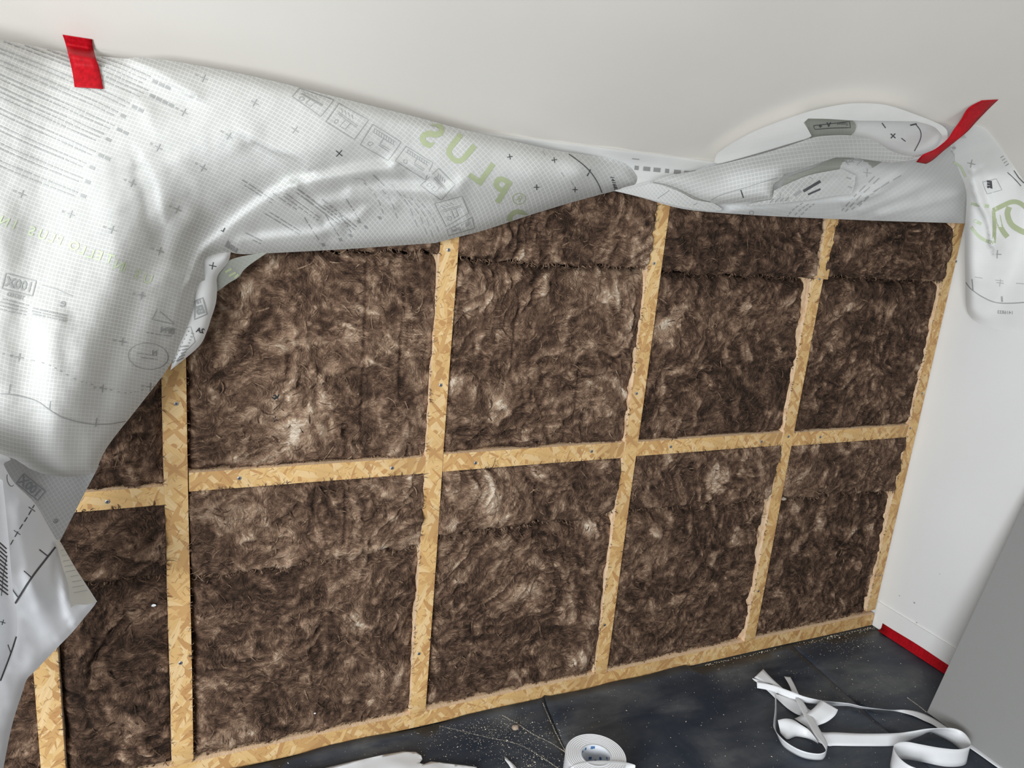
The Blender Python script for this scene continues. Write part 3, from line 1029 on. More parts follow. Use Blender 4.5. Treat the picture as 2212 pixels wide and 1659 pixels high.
# paragraphs of small print with label boxes
paras = [((335, 177), 3, 3), ((329, 208), 3, 4), ((291, 232), 2, 2), ((266, 251), 2, 1), ((258, 281), 2, 2), ((234, 302), 3, 1), ((218, 336), 2, 2), ((199, 362), 2, 1), ((190, 393), 2, 1), ((180, 423), 2, 1)]
for (bx, by), nl, nb in paras:
    a = ANG(bx, by)
    for k in range(nb):
        for q in (-2.6, 0, 2.6):
            ink.rect(M_print_grey, (bx + k * 15 * math.cos(a) - q * math.sin(a), by + k * 15 * math.sin(a) + q * math.cos(a)), 12, 1.9, a)
    for k in range(nl):
        off = (k - (nl - 1) / 2) * 7.5 + 1
        su = bx - 14 * math.cos(a) - off * math.sin(a) - 6 * k; sv = by - 14 * math.sin(a) + off * math.cos(a)
        ink.lines(M_print_grey, (su, sv), 420, ANG, 3.0, rr)
for (bx, by, n, L) in [(520, 398, 2, 40), (500, 405, 3, 60), (735, 500, 3, 90), (745, 452, 2, 60)]:
    pass
for (u, vv) in [(440, 170), (550, 222), (637, 281), (397, 243), (494, 294), (342, 319), (438, 362), (285, 396), (383, 452), (47, 419), (153, 463), (242, 496), (345, 542),
                (732, 331), (1021, 287), (1101, 339), (1197, 346), (1159, 404), (1242, 409), (306, 638), (264, 738), (222, 839), (325, 835), (41, 772)]:
    a = ANG(u, vv)
    ink.cross(M_print_grey if u < 700 else M_print_dark, (u, vv), 9 if u < 900 else 6, a if u < 1000 else a + .55, 1.9)
    if u < 500 and vv > 150:
        ink.text(M_print_grey, '50', (u - 17 * math.cos(a), vv - 17 * math.sin(a)), 5, a + PI, True, up=a - PI / 2)
# green PLUS, seen from behind
rd = math.atan2(-115, -145)
for ch, c, k, da in [('S', (931, 293), 56, .10), ('U', (990, 327), 54, 0.02), ('L', (1040, 373), 52, -.05), ('P', (1078, 411), 52, -.12)]:
    ink.text(M_print_green, ch, c, k, rd + da, True, 0.028)
ink.text(M_print_green, 'O', (1118, 478), 44, rd - .15, True, 0.03)
cr = (1121, 429)
ink.loop(M_print_green, [(cr[0] + 14 * math.cos(k), cr[1] + 12 * math.sin(k)) for k in np.linspace(0, 2 * PI, 15)[:-1]], 1.6)
ink.text(M_print_green, 'R', cr, 14, rd - .2, True)
# faint green line of lettering on the left
for ch, u, vv in [('N', 8, 479), ('I', 30, 487), ('S', 68, 500), ('U', 92, 508), ('L', 112, 515), ('P', 128, 520), ('O', 160, 532), ('L', 178, 541), ('L', 196, 549), ('E', 214, 553),
                  ('T', 236, 560), ('N', 256, 574), ('I', 268, 580), ('S', 296, 593), ('U', 318, 603)]:
    ink.text(M_print_green2, ch, (u, vv), 20, ANG(u, vv) + PI, True, 0.02, up=ANG(u, vv) - PI / 2 + .1)
# stamp boxes
a = ANG(40, 640)
def rectpts(c, w, h, a):
    ca, sa = math.cos(a), math.sin(a)
    return [(c[0] + x * ca - y * sa, c[1] + x * sa + y * ca) for x, y in ((-w / 2, -h / 2), (w / 2, -h / 2), (w / 2, h / 2), (-w / 2, h / 2))]
ink.loop(M_print_grey, rectpts((41, 615), 68, 34, a), 2.4)
ink.text(M_print_grey, '100X', (41, 616), 21, a + PI, True, 0.025, squeeze=.92, up=a - PI / 2)
ink.text(M_print_grey, 'TESTED', (33, 640), 8, a + PI, True, 0.03, up=a - PI / 2)
for k in range(4):
    ink.lines(M_print_grey, (62 - k * 2, 660 + k * 7), 56, ANG, 3, rr)
ink.line(M_print_faint, [(90, 616), (120, 624), (157, 640)], 1.5)
ink.text(M_print_grey, 'e', (136, 655), 20, a + PI, True, 0.0, up=a - PI / 2)
for k in range(3): ink.lines(M_print_grey, (143, 682 + k * 6), 68, ANG, 3.2, rr)
ink.text(M_print_grey, 'BFN', (362, 714), 12, ANG(362, 714) + PI, True, 0.04, up=ANG(362, 714) - PI / 2)
ink.line(M_print_grey, [(339, 668), (328, 690), (377, 700), (345, 672)], 1.5)
ink.lines(M_print_grey, (370, 726), 50, ANG, 2, rr)
cx, cy = 320, 769
ink.loop(M_print_grey, [(cx + 43 * math.cos(k) * 1.0 - 6 * math.sin(k), cy + 28 * math.sin(k) + 6 * math.cos(k)) for k in np.linspace(0, 2 * PI, 29)[:-1]], 1.3)
ink.text(M_print_grey, 'N', (334, 762), 10, .1 + PI, True, 0.04, up=-PI / 2)
ink.lines(M_print_grey, (340, 776), 36, ANG, 2.2, rr); ink.lines(M_print_grey, (338, 768), 30, ANG, 2, rr)
# border line with ticks along the lower edge and its dashed companion
bl = smooth_poly([(0, 850), (41, 855), (81, 867), (108, 886), (136, 902), (190, 915), (230, 916), (271, 909), (298, 896), (312, 886)], False, 5)
ink.line(M_print_grey, bl, 2.0)
for k, (u, vv) in enumerate([(20, 830), (108, 866), (208, 902), (306, 888)]):
    ink.line(M_print_grey, [(u + 1, vv), (u - 2, vv + 20)], 1.8)
dl = smooth_poly([(5, 764), (41, 772), (90, 783), (117, 794), (141, 808), (174, 824), (195, 829), (236, 841), (268, 848), (290, 846), (304, 843), (345, 829), (358, 822)], False, 6)
for k in range(0, len(dl) - 2, 3): ink.line(M_print_grey, dl[k:k + 2], 1.6)
br = smooth_poly([(1208, 320), (1244, 344), (1273, 369), (1291, 395), (1300, 416)], False, 5)
ink.line(M_print_dark, br, 2.0)
ink.line(M_print_dark, [(1275, 366), (1268, 380)], 3); ink.line(M_print_dark, [(1212, 318), (1208, 326)], 4)
ink.text(M_print_dark, '14168334', (1328, 402), 8, 1.25, True, 0.03, up=.1)
for q in [(1141, 312), (1172, 327), (1212, 372), (1233, 391)]:
    ink.line(M_print_grey, [q, (q[0] + 6, q[1] + 9)], 1.3)
# fitting pictograms
def cp(pts): return [(600 + x / 2.765, 120 + y / 2.765) for x, y in pts]
pict = [[(130, 195), (335, 265), (255, 365), (85, 245)], [(365, 285), (540, 385), (455, 500), (285, 395)], [(565, 410), (735, 515), (660, 628), (490, 530)],
        [(765, 540), (925, 640), (880, 740), (700, 630)], [(960, 672), (1060, 770), (975, 862), (850, 775)], [(935, 882), (1100, 838), (1140, 940), (1005, 1020)],
        [(1160, 965), (1175, 1030), (1020, 1075), (1010, 1040)]]
for pi_, q in enumerate(pict):
    p4 = cp(q)
    ink.loop(M_print_grey, p4, 1.5)
    A = np.array(p4)
    def bl_(s, t): return tuple((A[0] * (1 - s) * (1 - t) + A[1] * s * (1 - t) + A[2] * s * t + A[3] * (1 - s) * t))
    r2 = random.Random(pi_)
    if pi_ in (2, 3):
        for k in range(9): ink.line(M_print_grey, [bl_(.12 + k * .085, .14), bl_(.16 + k * .085, .26)], 1.1)
        ink.line(M_print_grey, [bl_(.1, .12), bl_(.9, .12)], 1.1); ink.line(M_print_grey, [bl_(.1, .28), bl_(.9, .28)], 1.1)
        ink.line(M_print_grey, [bl_(.5, .3), bl_(.5, .55), bl_(.85, .55)], 1.3); ink.line(M_print_grey, [bl_(.5, .62), bl_(.85, .64)], 1.3)
    else:
        ink.line(M_print_grey, [bl_(.15, .35), bl_(.85, .45)], 1.3); ink.line(M_print_grey, [bl_(.15, .42), bl_(.85, .52)], 1.3)
        ink.line(M_print_grey, [bl_(.45, .5), bl_(.42, .85), bl_(.6, .85), bl_(.62, .5)], 1.2)
        for k in range(4): ink.line(M_print_grey, [bl_(.15 + k * .12, .15), bl_(.25 + k * .12, .3)], 1.1)
    # hand outline
    c0 = bl_(.25, .75); ink.loop(M_print_grey, [(c0[0] + r2.uniform(3, 7) * math.cos(k), c0[1] + r2.uniform(3, 6) * math.sin(k)) for k in np.linspace(0, 2 * PI, 8)[:-1]], 1.1)
# small print in the turned-up pocket
for (u, vv, L, nl) in [(590, 432, 70, 2), (640, 452, 60, 1), (700, 452, 70, 2), (770, 490, 80, 2), (735, 478, 90, 2), (690, 470, 80, 2), (830, 402, 30, 1), (650, 500, 80, 2)]:
    for k in range(nl):
        ink.lines(M_print_grey, (u - 3 * k, vv + 6 * k), L, ANG, 2.2, rr)
for (u0, v0, u1, v1) in [(785, 395, 830, 470), (815, 400, 860, 480), (845, 398, 905, 500), (870, 420, 925, 515), (885, 425, 938, 520), (765, 385, 790, 400), (900, 430, 950, 508)]:
    pts = smooth_poly([(u0, v0), ((u0 + u1) / 2 + 6, (v0 + v1) / 2 - 6), (u1, v1)], False, 8)
    for k in range(0, len(pts) - 2, 3): ink.line(M_print_faint, pts[k:k + 3], 1.5)
for (u, vv) in [(790, 490), (775, 478), (757, 508), (735, 517), (698, 528), (820, 470)]:
    for q in (-2, 1.5): ink.rect(M_print_grey, (u + q, vv), 8, 2.2, 1.0)
for (u, vv, L) in [(780, 478, 40), (762, 505, 40), (735, 512, 45), (692, 522, 50)]:
    ink.lines(M_print_grey, (u - 4, vv - 4), L, lambda a_, b_: 1.0, 2.2, rr)
ink.text(M_print_grey, 'amil', (500, 533), 13, .55 + PI, True, .03, up=.45 - PI / 2)
ink.text(M_print_dark, 'L', (482, 496), 9, .5 + PI, True, .04, up=.5 - PI / 2)
ink.lines(M_print_grey, (565, 520), 26, ANG, 2.4, rr); ink.lines(M_print_grey, (563, 526), 22, ANG, 2.4, rr)
ink.done()

# turned-back piece behind the pleat, with stamps
UVr, _ = fit_uv([(450, 600, 20), (430, 700, 30), (500, 560, 25), (400, 760, 30)], 8.3, 1)
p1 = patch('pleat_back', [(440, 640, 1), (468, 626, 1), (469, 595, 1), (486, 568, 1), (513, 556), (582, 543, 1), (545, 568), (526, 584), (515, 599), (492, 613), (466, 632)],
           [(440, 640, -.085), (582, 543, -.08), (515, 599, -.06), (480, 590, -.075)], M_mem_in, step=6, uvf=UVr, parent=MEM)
ik = Ink(p1)
for q in [[(486, 588), (500, 580)], [(494, 596), (509, 588)], [(506, 600), (515, 592)]]: ik.line(M_print_green, q, 5)
ik.line(M_print_grey, smooth_poly([(484, 574), (500, 578), (514, 590)], False, 4), 1.3)
ik.done()
p2 = patch('pleat', [(432, 552, 1), (499, 541, 1), (493, 566), (470, 596), (469, 626), (466, 656), (456, 688), (446, 718), (428, 750), (368, 800, 1), (380, 750), (398, 700), (412, 640), (425, 600)],
           [(445, 554, -.115), (499, 543, -.10), (470, 596, -.105), (468, 626, -.10), (466, 656, -.10), (446, 718, -.105), (400, 770, -.125), (380, 750, -.135), (412, 640, -.12), (440, 640, -.122)],
           M_mem_back, step=6, uvf=UVr, parent=MEM, curl=.02, curl_w=7)
ik = Ink(p2)
ik.cross(M_print_dark, (459, 574), 8, .2, 2)
ik.loop(M_print_grey, [(422, 650), (438, 643), (447, 678), (420, 690)], 3)
ik.text(M_print_grey, 'ES', (432, 670), 17, PI - .3, True, .06, up=-PI / 2 - .35, squeeze=.75)
ik.text(M_print_grey, '18', (430, 652), 8, PI - .3, True, .03, up=-PI / 2 - .3)
ik.text(M_print_dark, '2A', (432, 714), 10, PI + .2, True, .04, up=-1.3)
for k in range(9):
    f = k / 8
    ik.line(M_print_grey, [(392 + 14 * (1 - f) + f * -18, 715 + f * 68), (418 - f * 22 + 0, 722 + f * 50)], 3.2)
ik.loop(M_print_grey, [(388, 712), (412, 706), (421, 738), (372, 786)], 1.4)
ik.done()

# lower layer behind the drape's hem
UVf, AF = fit_uv([(60, 1060, 60), (150, 1060, 55), (120, 1120, 58)], 8.3, 1)
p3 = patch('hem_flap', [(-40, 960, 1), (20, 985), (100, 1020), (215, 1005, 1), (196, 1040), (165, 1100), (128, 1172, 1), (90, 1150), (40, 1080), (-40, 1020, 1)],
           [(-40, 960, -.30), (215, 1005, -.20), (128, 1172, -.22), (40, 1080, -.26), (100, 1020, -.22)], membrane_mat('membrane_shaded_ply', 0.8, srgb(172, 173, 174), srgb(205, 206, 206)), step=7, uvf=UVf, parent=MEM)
ik = Ink(p3)
af = math.atan2(50, 62)
ik.loop(M_print_mid, rectpts((66, 1052), 60, 26, af), 2)
ik.text(M_print_mid, '100X', (64, 1052), 19, af + PI, True, .03, squeeze=.9, up=af - PI / 2)
ik.text(M_print_mid, 'e', (121, 1124), 16, af + PI, True, .0, up=af - PI / 2)
ik.done()

# loose corner hanging at the lower left
UVc, AC = fit_uv([(60, 1200, 32), (100, 1350, 34), (30, 1500, 30)], 5.0, 1)
M_corner = membrane_mat('membrane_white_side', 0.25, srgb(232, 233, 236), srgb(246, 246, 248))
p4_ = patch('loose_corner', [(-300, 900, 1), (0, 980), (8, 1004), (31, 1043), (75, 1087), (103, 1134), (121, 1165, 1), (162, 1226, 1), (205, 1292), (208, 1301), (196, 1318), (185, 1331), (158, 1364), (129, 1394),
                             (78, 1447), (58, 1468), (47, 1500), (24, 1575), (0, 1700, 1), (-300, 1760, 1)],
            [(0, 980, -.42), (31, 1043, -.40), (121, 1165, -.30), (208, 1300, -.30), (129, 1394, -.30), (56, 1469, -.32), (8, 1659, -.36), (-50, 1680, -.40), (-50, 970, -.46), (-300, 1760, -.46), (-300, 900, -.50), (-300, 1300, -.50), (60, 1250, -.40), (0, 1300, -.42), (100, 1300, -.36)],
            M_corner, step=7, uvf=UVc, parent=MEM, rough=.004, curl=.012, curl_w=8,
            folds=[([(40, 1100), (60, 1200), (80, 1290), (110, 1360)], .009, 30, 18), ([(120, 1170), (128, 1220), (140, 1290), (150, 1330)], .010, 26, 8),
                   ([(45, 1330), (80, 1370), (100, 1400)], -.006, 24, 24)])
ik = Ink(p4_)
ik.line(M_print_dark, smooth_poly([(119, 1182), (95, 1212), (66, 1250), (32, 1303)], False, 5), 4.2)
for q in [[(84, 1187), (103, 1202)], [(51, 1233), (68, 1248)], [(24, 1270), (38, 1289)]]: ik.line(M_print_dark, q, 2.4)
dq = smooth_poly([(73, 1091), (58, 1117), (38, 1148), (20, 1180)], False, 6)
for k in range(0, len(dq) - 2, 3): ik.line(M_print_dark, dq[k:k + 3], 2.2)
for c in [(68, 1100), (36, 1150)]: ik.line(M_print_dark, [(c[0] - 7, c[1] - 5), (c[0] + 7, c[1] + 5)], 1.6)
ik.loop(M_print_dark, [(22 + 8 * math.cos(k) - 5 * math.sin(k) * 0.3, 1035 + 14 * math.sin(k) + 7 * math.cos(k)) for k in np.linspace(0, 2 * PI, 14)[:-1]], 1.2)
ik.done()
p5 = patch('turned_edge', [(121, 1165, 1), (128, 1166, 1), (160, 1222, 1), (208, 1300, 1), (188, 1306), (165, 1306), (153, 1313, 1), (150, 1292), (147, 1262), (137, 1230), (128, 1200)],
           [(121, 1165, -.312), (208, 1300, -.312), (153, 1313, -.37), (140, 1230, -.36)], membrane_mat('membrane_cream_fold', 0.0, srgb(216, 212, 202)), step=6, parent=MEM)
ik = Ink(p5)
for k in range(10):
    f = k / 9.0
    ik.line(M_print_faint, [(129 + 20 * f, 1178 + 104 * f), (133 + 54 * f, 1177 + 98 * f)], 1.3)
ik.done()
p6 = patch('inner_lobe', [(-50, 1040, 1), (0, 1035), (8, 1060), (19, 1168), (28, 1278), (36, 1325), (36, 1372), (24, 1425), (-4, 1480), (-50, 1520, 1)],
           [(-50, 1040, -.50), (-50, 1520, -.50), (36, 1350, -.455), (19, 1168, -.455), (0, 1300, -.49)], M_corner, step=7, uvf=UVc, parent=MEM, curl=.02, curl_w=9)
ik = Ink(p6)
for k in range(12): ik.line(M_print_dark, [(-2, 1172 + k * 9), (13 + k * .3, 1186 + k * 9)], 3)
ik.line(M_print_dark, [(2, 1287), (6, 1240), (14, 1200)], 1.4)
ik.cross(M_print_dark, (5, 1344), 6, .3, 1.8)
ik.line(M_print_dark, smooth_poly([(34, 1375), (22, 1412), (0, 1470)], False, 4), 3.2)
ik.line(M_print_dark, [(16, 1392), (23, 1412)], 2)
ik.done()

# ------------------------------------------------------------------ right-hand folds
# strip still fixed along the head of the wall
v0 = []
n = 60
for i in range(n + 1):
    x = 0.2 + (XR - 0.01 - 0.2) * i / n
    w = .002 * math.sin(x * 21) + .002 * math.sin(x * 47)
    for (yy, zz) in ((-0.004 - abs(w), 1.456), (-0.006 - abs(w), 1.4905), (-0.060, 1.4915 + 0.058 * SL - .002), (-0.085 - w, 1.4915 + 0.083 * SL - .002)):
        v0.append((x, yy, zz))
f0 = [(i * 4 + k, i * 4 + k + 1, i * 4 + k + 5, i * 4 + k + 4) for i in range(n) for k in range(3)]
strip = make('fixed_strip', v0, f0, M_mem_back, parent=MEM, smooth=True, uv=np.array([(a[0] * 100, (a[2] - a[1]) * 100) for a in v0]))
sp = Patch(); sp.o = strip; sp.bvh = BVHTree.FromPolygons([Vector(a) for a in v0], f0)
ik = Ink(sp)
for k in range(9):
    ik.rect(M_print_grey, (1375 + k * 22, 362 + k * 2.2), 15 if k % 3 else 9, 9, .1)
ik.rect(M_print_dark, (1498, 369), 2, 10, 1.4); ik.rect(M_print_grey, (1373, 343), 16, 2, .1)
ik.done()

UVb, AB = fit_uv([(1500, 430, 35), (1700, 440, 20), (1900, 420, -35), (2000, 400, -42), (1850, 470, -10)], 8.3, 2)
bk = patch('lower_fold', [(1326, 412, 1), (1400, 393), (1480, 376), (1560, 345), (1700, 290), (1850, 262), (1980, 262), (2052, 272), (2088, 300), (2088, 400), (2092, 483, 1),
                          (2000, 480), (1900, 477), (1800, 473), (1650, 466), (1530, 458, 1), (1480, 452), (1440, 443), (1390, 428)],
           [(1326, 412, -.03), (1440, 443, -.05), (1560, 462, -.055), (1800, 473, -.06), (2090, 483, -.055), (1480, 376, -.05), (1600, 330, -.10), (1800, 290, -.14), (2050, 272, -.12), (2088, 400, -.09),
            (1700, 430, -.085), (1950, 420, -.11), (1850, 380, -.13)],
           M_mem_soft, step=7, uvf=UVb, parent=MEM, curl=.012, curl_w=9, rough=.003,
           folds=[([(1580, 452), (1700, 440), (1820, 430), (1900, 415)], .012, 6, 16), ([(1830, 440), (1900, 410), (1980, 350)], .012, 12, 8), ([(1860, 455), (1950, 420), (2040, 380)], .011, 12, 8),
                  ([(1900, 465), (2000, 440), (2070, 420)], .010, 10, 8), ([(2030, 300), (2020, 360), (1990, 420)], -.006, 16, 16)])
ik = Ink(bk)
for (a, b, c) in [((1818, 455), (1850, 420), (1898, 372)), ((1826, 457), (1860, 422), (1908, 376)), ((1840, 452), (1880, 420), (1930, 386)), ((1855, 445), (1895, 410), (1958, 372)),
                  ((1700, 468), (1716, 450), (1738, 436)), ((1712, 470), (1730, 452), (1750, 438)), ((1724, 470), (1745, 450), (1762, 438))]:
    pts = smooth_poly([a, b, c], False, 8)
    for k in range(0, len(pts) - 2, 3): ik.line(M_print_grey, pts[k:k + 3], 2.4)
ik.cross(M_print_grey, (1873, 373), 9, .1, 1.6)
ik.text(M_print_grey, 'OL', (1620, 460), 10, PI, True, .02, up=-PI / 2)
for q in [((1430, 431), (1440, 420)), ((1507, 448), (1512, 440))]: ik.line(M_print_grey, q, 1.4)
ik.done()

UVe, AE = fit_uv([(1500, 400, -14), (1700, 350, -14), (1900, 330, 5)], 8.3, 2)
# inside of the open tube, then the tube wall around it
ins = patch('tube_inside', [(1735, 250, 1), (1800, 248), (1900, 248), (1990, 256), (2040, 275), (2044, 300), (2020, 330), (1975, 342), (1900, 335), (1800, 310), (1735, 305, 1)],
            [(1735, 250, -.17), (1900, 250, -.20), (2040, 290, -.215), (1900, 335, -.17), (1735, 305, -.15), (1950, 300, -.165)], M_mem_back, step=7, uvf=UVe, parent=MEM,
            gap=.012, folds=[([(1890, 300), (1930, 325)], -.012, 20, 20)])
ik = Ink(ins)
ik.cross(M_print_dark, (1929, 293), 7, .75, 2.4)
ik.line(M_print_dark, smooth_poly([(1978, 268), (1988, 282), (1988, 300), (1975, 326)], False, 5), 2.0)
ik.line(M_print_dark, [(1966, 270), (1980, 267)], 3)
ik.line(M_print_dark, [(1905, 265), (1913, 276)], 2.2); ik.line(M_print_dark, [(1947, 298), (1956, 305)], 2)
ik.done()
dk = patch('pocket_lining', [(1738, 262, 1), (1750, 254), (1840, 258, 1), (1849, 270), (1846, 284), (1834, 296, 1), (1790, 300), (1752, 300), (1748, 284)],
           [(1738, 262, -.195), (1849, 270, -.195), (1834, 296, -.185), (1750, 298, -.185)], M_mem_in, gap=.02, step=7, parent=MEM)
ik = Ink(dk)
ik.loop(M_print_dark, [(1757, 271), (1835, 262), (1837, 275), (1800, 276), (1760, 279)], 1.6)
ik.text(M_print_dark, 'A', (1790, 268), 9, 0, False, .05, up=PI / 2); ik.text(M_print_dark, '+', (1772, 271), 9, 0, False, .05, up=PI / 2)
ik.text(M_print_dark, 'Tested', (1820, 267), 6, PI, False, .0, up=PI / 2)
ik.done()
puff = patch('upper_tube', [(1543, 350, 1), (1548, 334), (1562, 322), (1600, 299), (1650, 275), (1740, 243), (1800, 229), (1850, 223), (1915, 227), (1985, 250), (2036, 272), (2047, 290), (2041, 314), (2012, 336),
                            (1965, 346), (1922, 352, 1), (1940, 345), (1985, 337), (2018, 322), (2034, 300), (2032, 288), (2014, 272), (1980, 262, 1), (1900, 261), (1840, 260), (1790, 257), (1746, 256, 1), (1736, 265, 1), (1750, 288), (1748, 297), (1700, 312), (1640, 330), (1560, 352)],
             [(1543, 350, -.07), (1562, 322, -.08), (1650, 275, -.15), (1740, 243, -.21), (1850, 223, -.265), (1985, 250, -.26), (2047, 290, -.25), (1965, 346, -.24), (1900, 262, -.27), (1746, 256, -.235),
              (1736, 270, -.23), (1740, 297, -.19), (1650, 320, -.14), (2033, 295, -.27), (1700, 285, -.21)], M_mem_back, step=5, uvf=UVe, parent=MEM, gap=.055, curl=.030, curl_w=10, smooth_n=4, rough=.002)
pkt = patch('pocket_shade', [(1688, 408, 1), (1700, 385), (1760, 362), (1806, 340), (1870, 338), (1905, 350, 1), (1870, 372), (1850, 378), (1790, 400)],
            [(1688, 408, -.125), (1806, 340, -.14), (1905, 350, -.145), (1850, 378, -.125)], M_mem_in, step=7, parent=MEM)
ik = Ink(pkt)
ik.loop(M_print_grey, [(1822, 343), (1832, 355), (1846, 360), (1862, 346)], 1.4)
ik.text(M_print_grey, 'XO', (1836, 347), 8, PI, True, .03, up=-PI / 2)
ik.done()
fl = patch('small_turn_up', [(1668, 431, 1), (1672, 412, 1), (1700, 398), (1750, 378), (1818, 365, 1), (1848, 379, 1), (1846, 400), (1839, 419, 1), (1790, 425), (1740, 433), (1650, 442), (1600, 446, 1), (1640, 436)],
           [(1668, 431, -.155), (1700, 398, -.155), (1818, 365, -.18), (1848, 379, -.165), (1839, 419, -.145), (1740, 433, -.12), (1600, 446, -.09)], M_mem, step=6, uvf=fit_uv([(1750, 400, -48)], 8.3, 1)[0], parent=MEM,
           folds=[([(1690, 415), (1760, 400), (1800, 385)], -.006, 10, 12)])
ik = Ink(fl)
ik.line(M_print_dark, [(1735, 413), (1772, 391)], 6); ik.line(M_print_dark, [(1745, 420), (1772, 408)], 4); ik.line(M_print_grey, [(1716, 422), (1730, 412)], 6)
ik.line(M_print_grey, [(1748, 382), (1756, 386)], 1.5); ik.line(M_print_grey, [(1686, 418), (1684, 428)], 1.5)
for k in range(5): ik.line(M_print_grey, [(1652 + k * 11, 438 - k), (1660 + k * 11, 430 - k)], 3)
ik.line(M_print_grey, [(1815, 372), (1826, 366)], 1.6); ik.line(M_print_grey, [(1832, 402), (1840, 406)], 3); ik.line(M_print_grey, [(1828, 383), (1838, 386)], 3)
ik.done()
ff = patch('front_fold', [(1404, 395, 1), (1409, 389), (1440, 380), (1500, 369), (1550, 357), (1640, 334), (1700, 316), (1750, 299, 1), (1775, 294), (1830, 292), (1885, 302), (1925, 326), (1968, 338, 1), (2004, 330, 1),
                          (1975, 342), (1935, 350), (1895, 348), (1845, 341), (1805, 340, 1), (1760, 355), (1710, 372), (1694, 376, 1), (1685, 388), (1670, 400), (1669, 431, 1),
                          (1630, 434), (1570, 440), (1535, 440, 1), (1510, 434), (1460, 412)],
           [(1404, 395, -.075), (1500, 369, -.10), (1640, 334, -.16), (1750, 299, -.23), (1830, 292, -.25), (1925, 326, -.245), (2004, 330, -.225), (1895, 348, -.225), (1805, 340, -.215), (1694, 376, -.18), (1669, 431, -.165),
            (1535, 440, -.09), (1600, 400, -.15), (1460, 412, -.08), (1700, 345, -.20), (1850, 318, -.235)], M_mem, step=5, uvf=UVe, parent=MEM, gap=.085, curl=.022, curl_w=8, smooth_n=4, rough=.002,
           folds=[([(1754, 318), (1762, 332), (1800, 340)], .004, 10, 6), ([(1420, 400), (1530, 372), (1650, 345)], .004, 12, 20)])
ik = Ink(ff)
ik.line(M_print_grey, smooth_poly([(1536, 432), (1560, 420), (1620, 402), (1680, 383)], False, 6), 1.6)
ik.line(M_print_grey, smooth_poly([(1690, 378), (1750, 360), (1790, 350)], False, 4), 1.3)
ik.line(M_print_dark, [(1600, 410), (1606, 427)], 2.6); ik.line(M_print_grey, [(1679, 384), (1682, 394)], 2.5)
ik.line(M_print_grey, smooth_poly([(1410, 393), (1450, 402), (1490, 420), (1512, 430), (1535, 436)], False, 4), 1.5)
ik.done()
ffl = patch('fold_tip', [(1330, 412, 1), (1345, 409), (1380, 403), (1404, 396, 1), (1430, 400), (1470, 415), (1500, 431), (1540, 438, 1), (1560, 452), (1540, 457, 1), (1480, 448), (1420, 434), (1375, 423)],
            [(1330, 412, -.04), (1404, 396, -.07), (1540, 440, -.085), (1540, 457, -.07), (1420, 434, -.06)], M_mem, step=6, uvf=UVb, parent=MEM)
ik = Ink(ffl)
ik.line(M_print_grey, [(1446, 411), (1420, 429)], 1.8); ik.line(M_print_grey, [(1497, 443), (1507, 438)], 1.8)
ik.done()

# end of the sheet hanging down at the right wall
UVh, AH = fit_uv([(2150, 600, 2), (2130, 400, 10), (2200, 500, 5), (2160, 320, 45)], 6.0, 2)
hg = patch('hanging_end', [(2052, 300, 1), (2064, 285), (2082, 274), (2105, 270), (2128, 277), (2150, 302), (2178, 342), (2212, 390), (2262, 455, 1), (2262, 730, 1), (2212, 722), (2165, 714), (2120, 700), (2096, 684), (2087, 660),
                           (2085, 600), (2084, 540), (2085, 485), (2088, 430), (2084, 400), (2072, 372), (2056, 352, 1)],
           [(2052, 300, -.125), (2082, 274, -.15), (2128, 277, -.16), (2212, 390, -.19), (2262, 455, -.2), (2262, 730, -.20), (2165, 714, -.16), (2087, 660, -.13), (2085, 485, -.12), (2056, 352, -.115),
            (2150, 550, -.185), (2212, 600, -.20), (2110, 600, -.16), (2120, 350, -.17), (2180, 450, -.19)], M_mem_back, step=6, uvf=UVh, parent=MEM, curl=.03, curl_w=9, rough=.005,
           folds=[([(2062, 300), (2085, 340), (2100, 372), (2122, 362)], .024, 20, 4), ([(2098, 380), (2112, 430), (2134, 480), (2142, 528)], .024, 18, 5), ([(2110, 370), (2130, 420), (2150, 490)], -.020, 8, 20),
                  ([(2095, 290), (2120, 330), (2140, 370)], -.018, 10, 14), ([(2125, 285), (2160, 330), (2200, 390)], .014, 14, 10)])
ik = Ink(hg)
ik.cross(M_print_grey, (2098, 353), 9, .2, 1.8); ik.cross(M_print_grey, (2154, 549), 9, .05, 1.8); ik.cross(M_print_faint, (2160, 611), 8, .1, 1.6)
ik.text(M_print_dark, 'E', (2138, 399), 14, PI + .15, True, .08, up=-PI / 2 - .1)
ik.loop(M_print_grey, [(2122, 393), (2152, 386), (2164, 410), (2132, 419)], 1.2)
# big green letters, upside down curve
ik.line(M_print_green, smooth_poly([(2145, 455), (2162, 446), (2186, 436), (2205, 440), (2225, 458)], False, 5), 10)
ik.line(M_print_green, smooth_poly([(2180, 447), (2176, 462), (2184, 484), (2204, 498), (2225, 506)], False, 6), 12)
ik.line(M_print_green, smooth_poly([(2146, 455), (2148, 490), (2146, 525)], False, 5), 8)
ik.line(M_print_green, smooth_poly([(2155, 465), (2162, 492), (2176, 512)], False, 5), 11)
ik.line(M_print_green2, smooth_poly([(2098, 490), (2112, 508), (2130, 520), (2146, 524)], False, 5), 7)
ik.line(M_print_green2, [(2098, 440), (2136, 446)], 7); ik.line(M_print_green2, [(2104, 476), (2120, 484)], 7)
ik.line(M_print_green2, smooth_poly([(2060, 350), (2075, 360), (2086, 382)], False, 4), 5)
for k in range(10):
    f = k / 9
    ik.line(M_print_grey, [(2140 + f * 32, 306 + f * 52), (2152 + f * 34, 298 + f * 50)], 1.5)
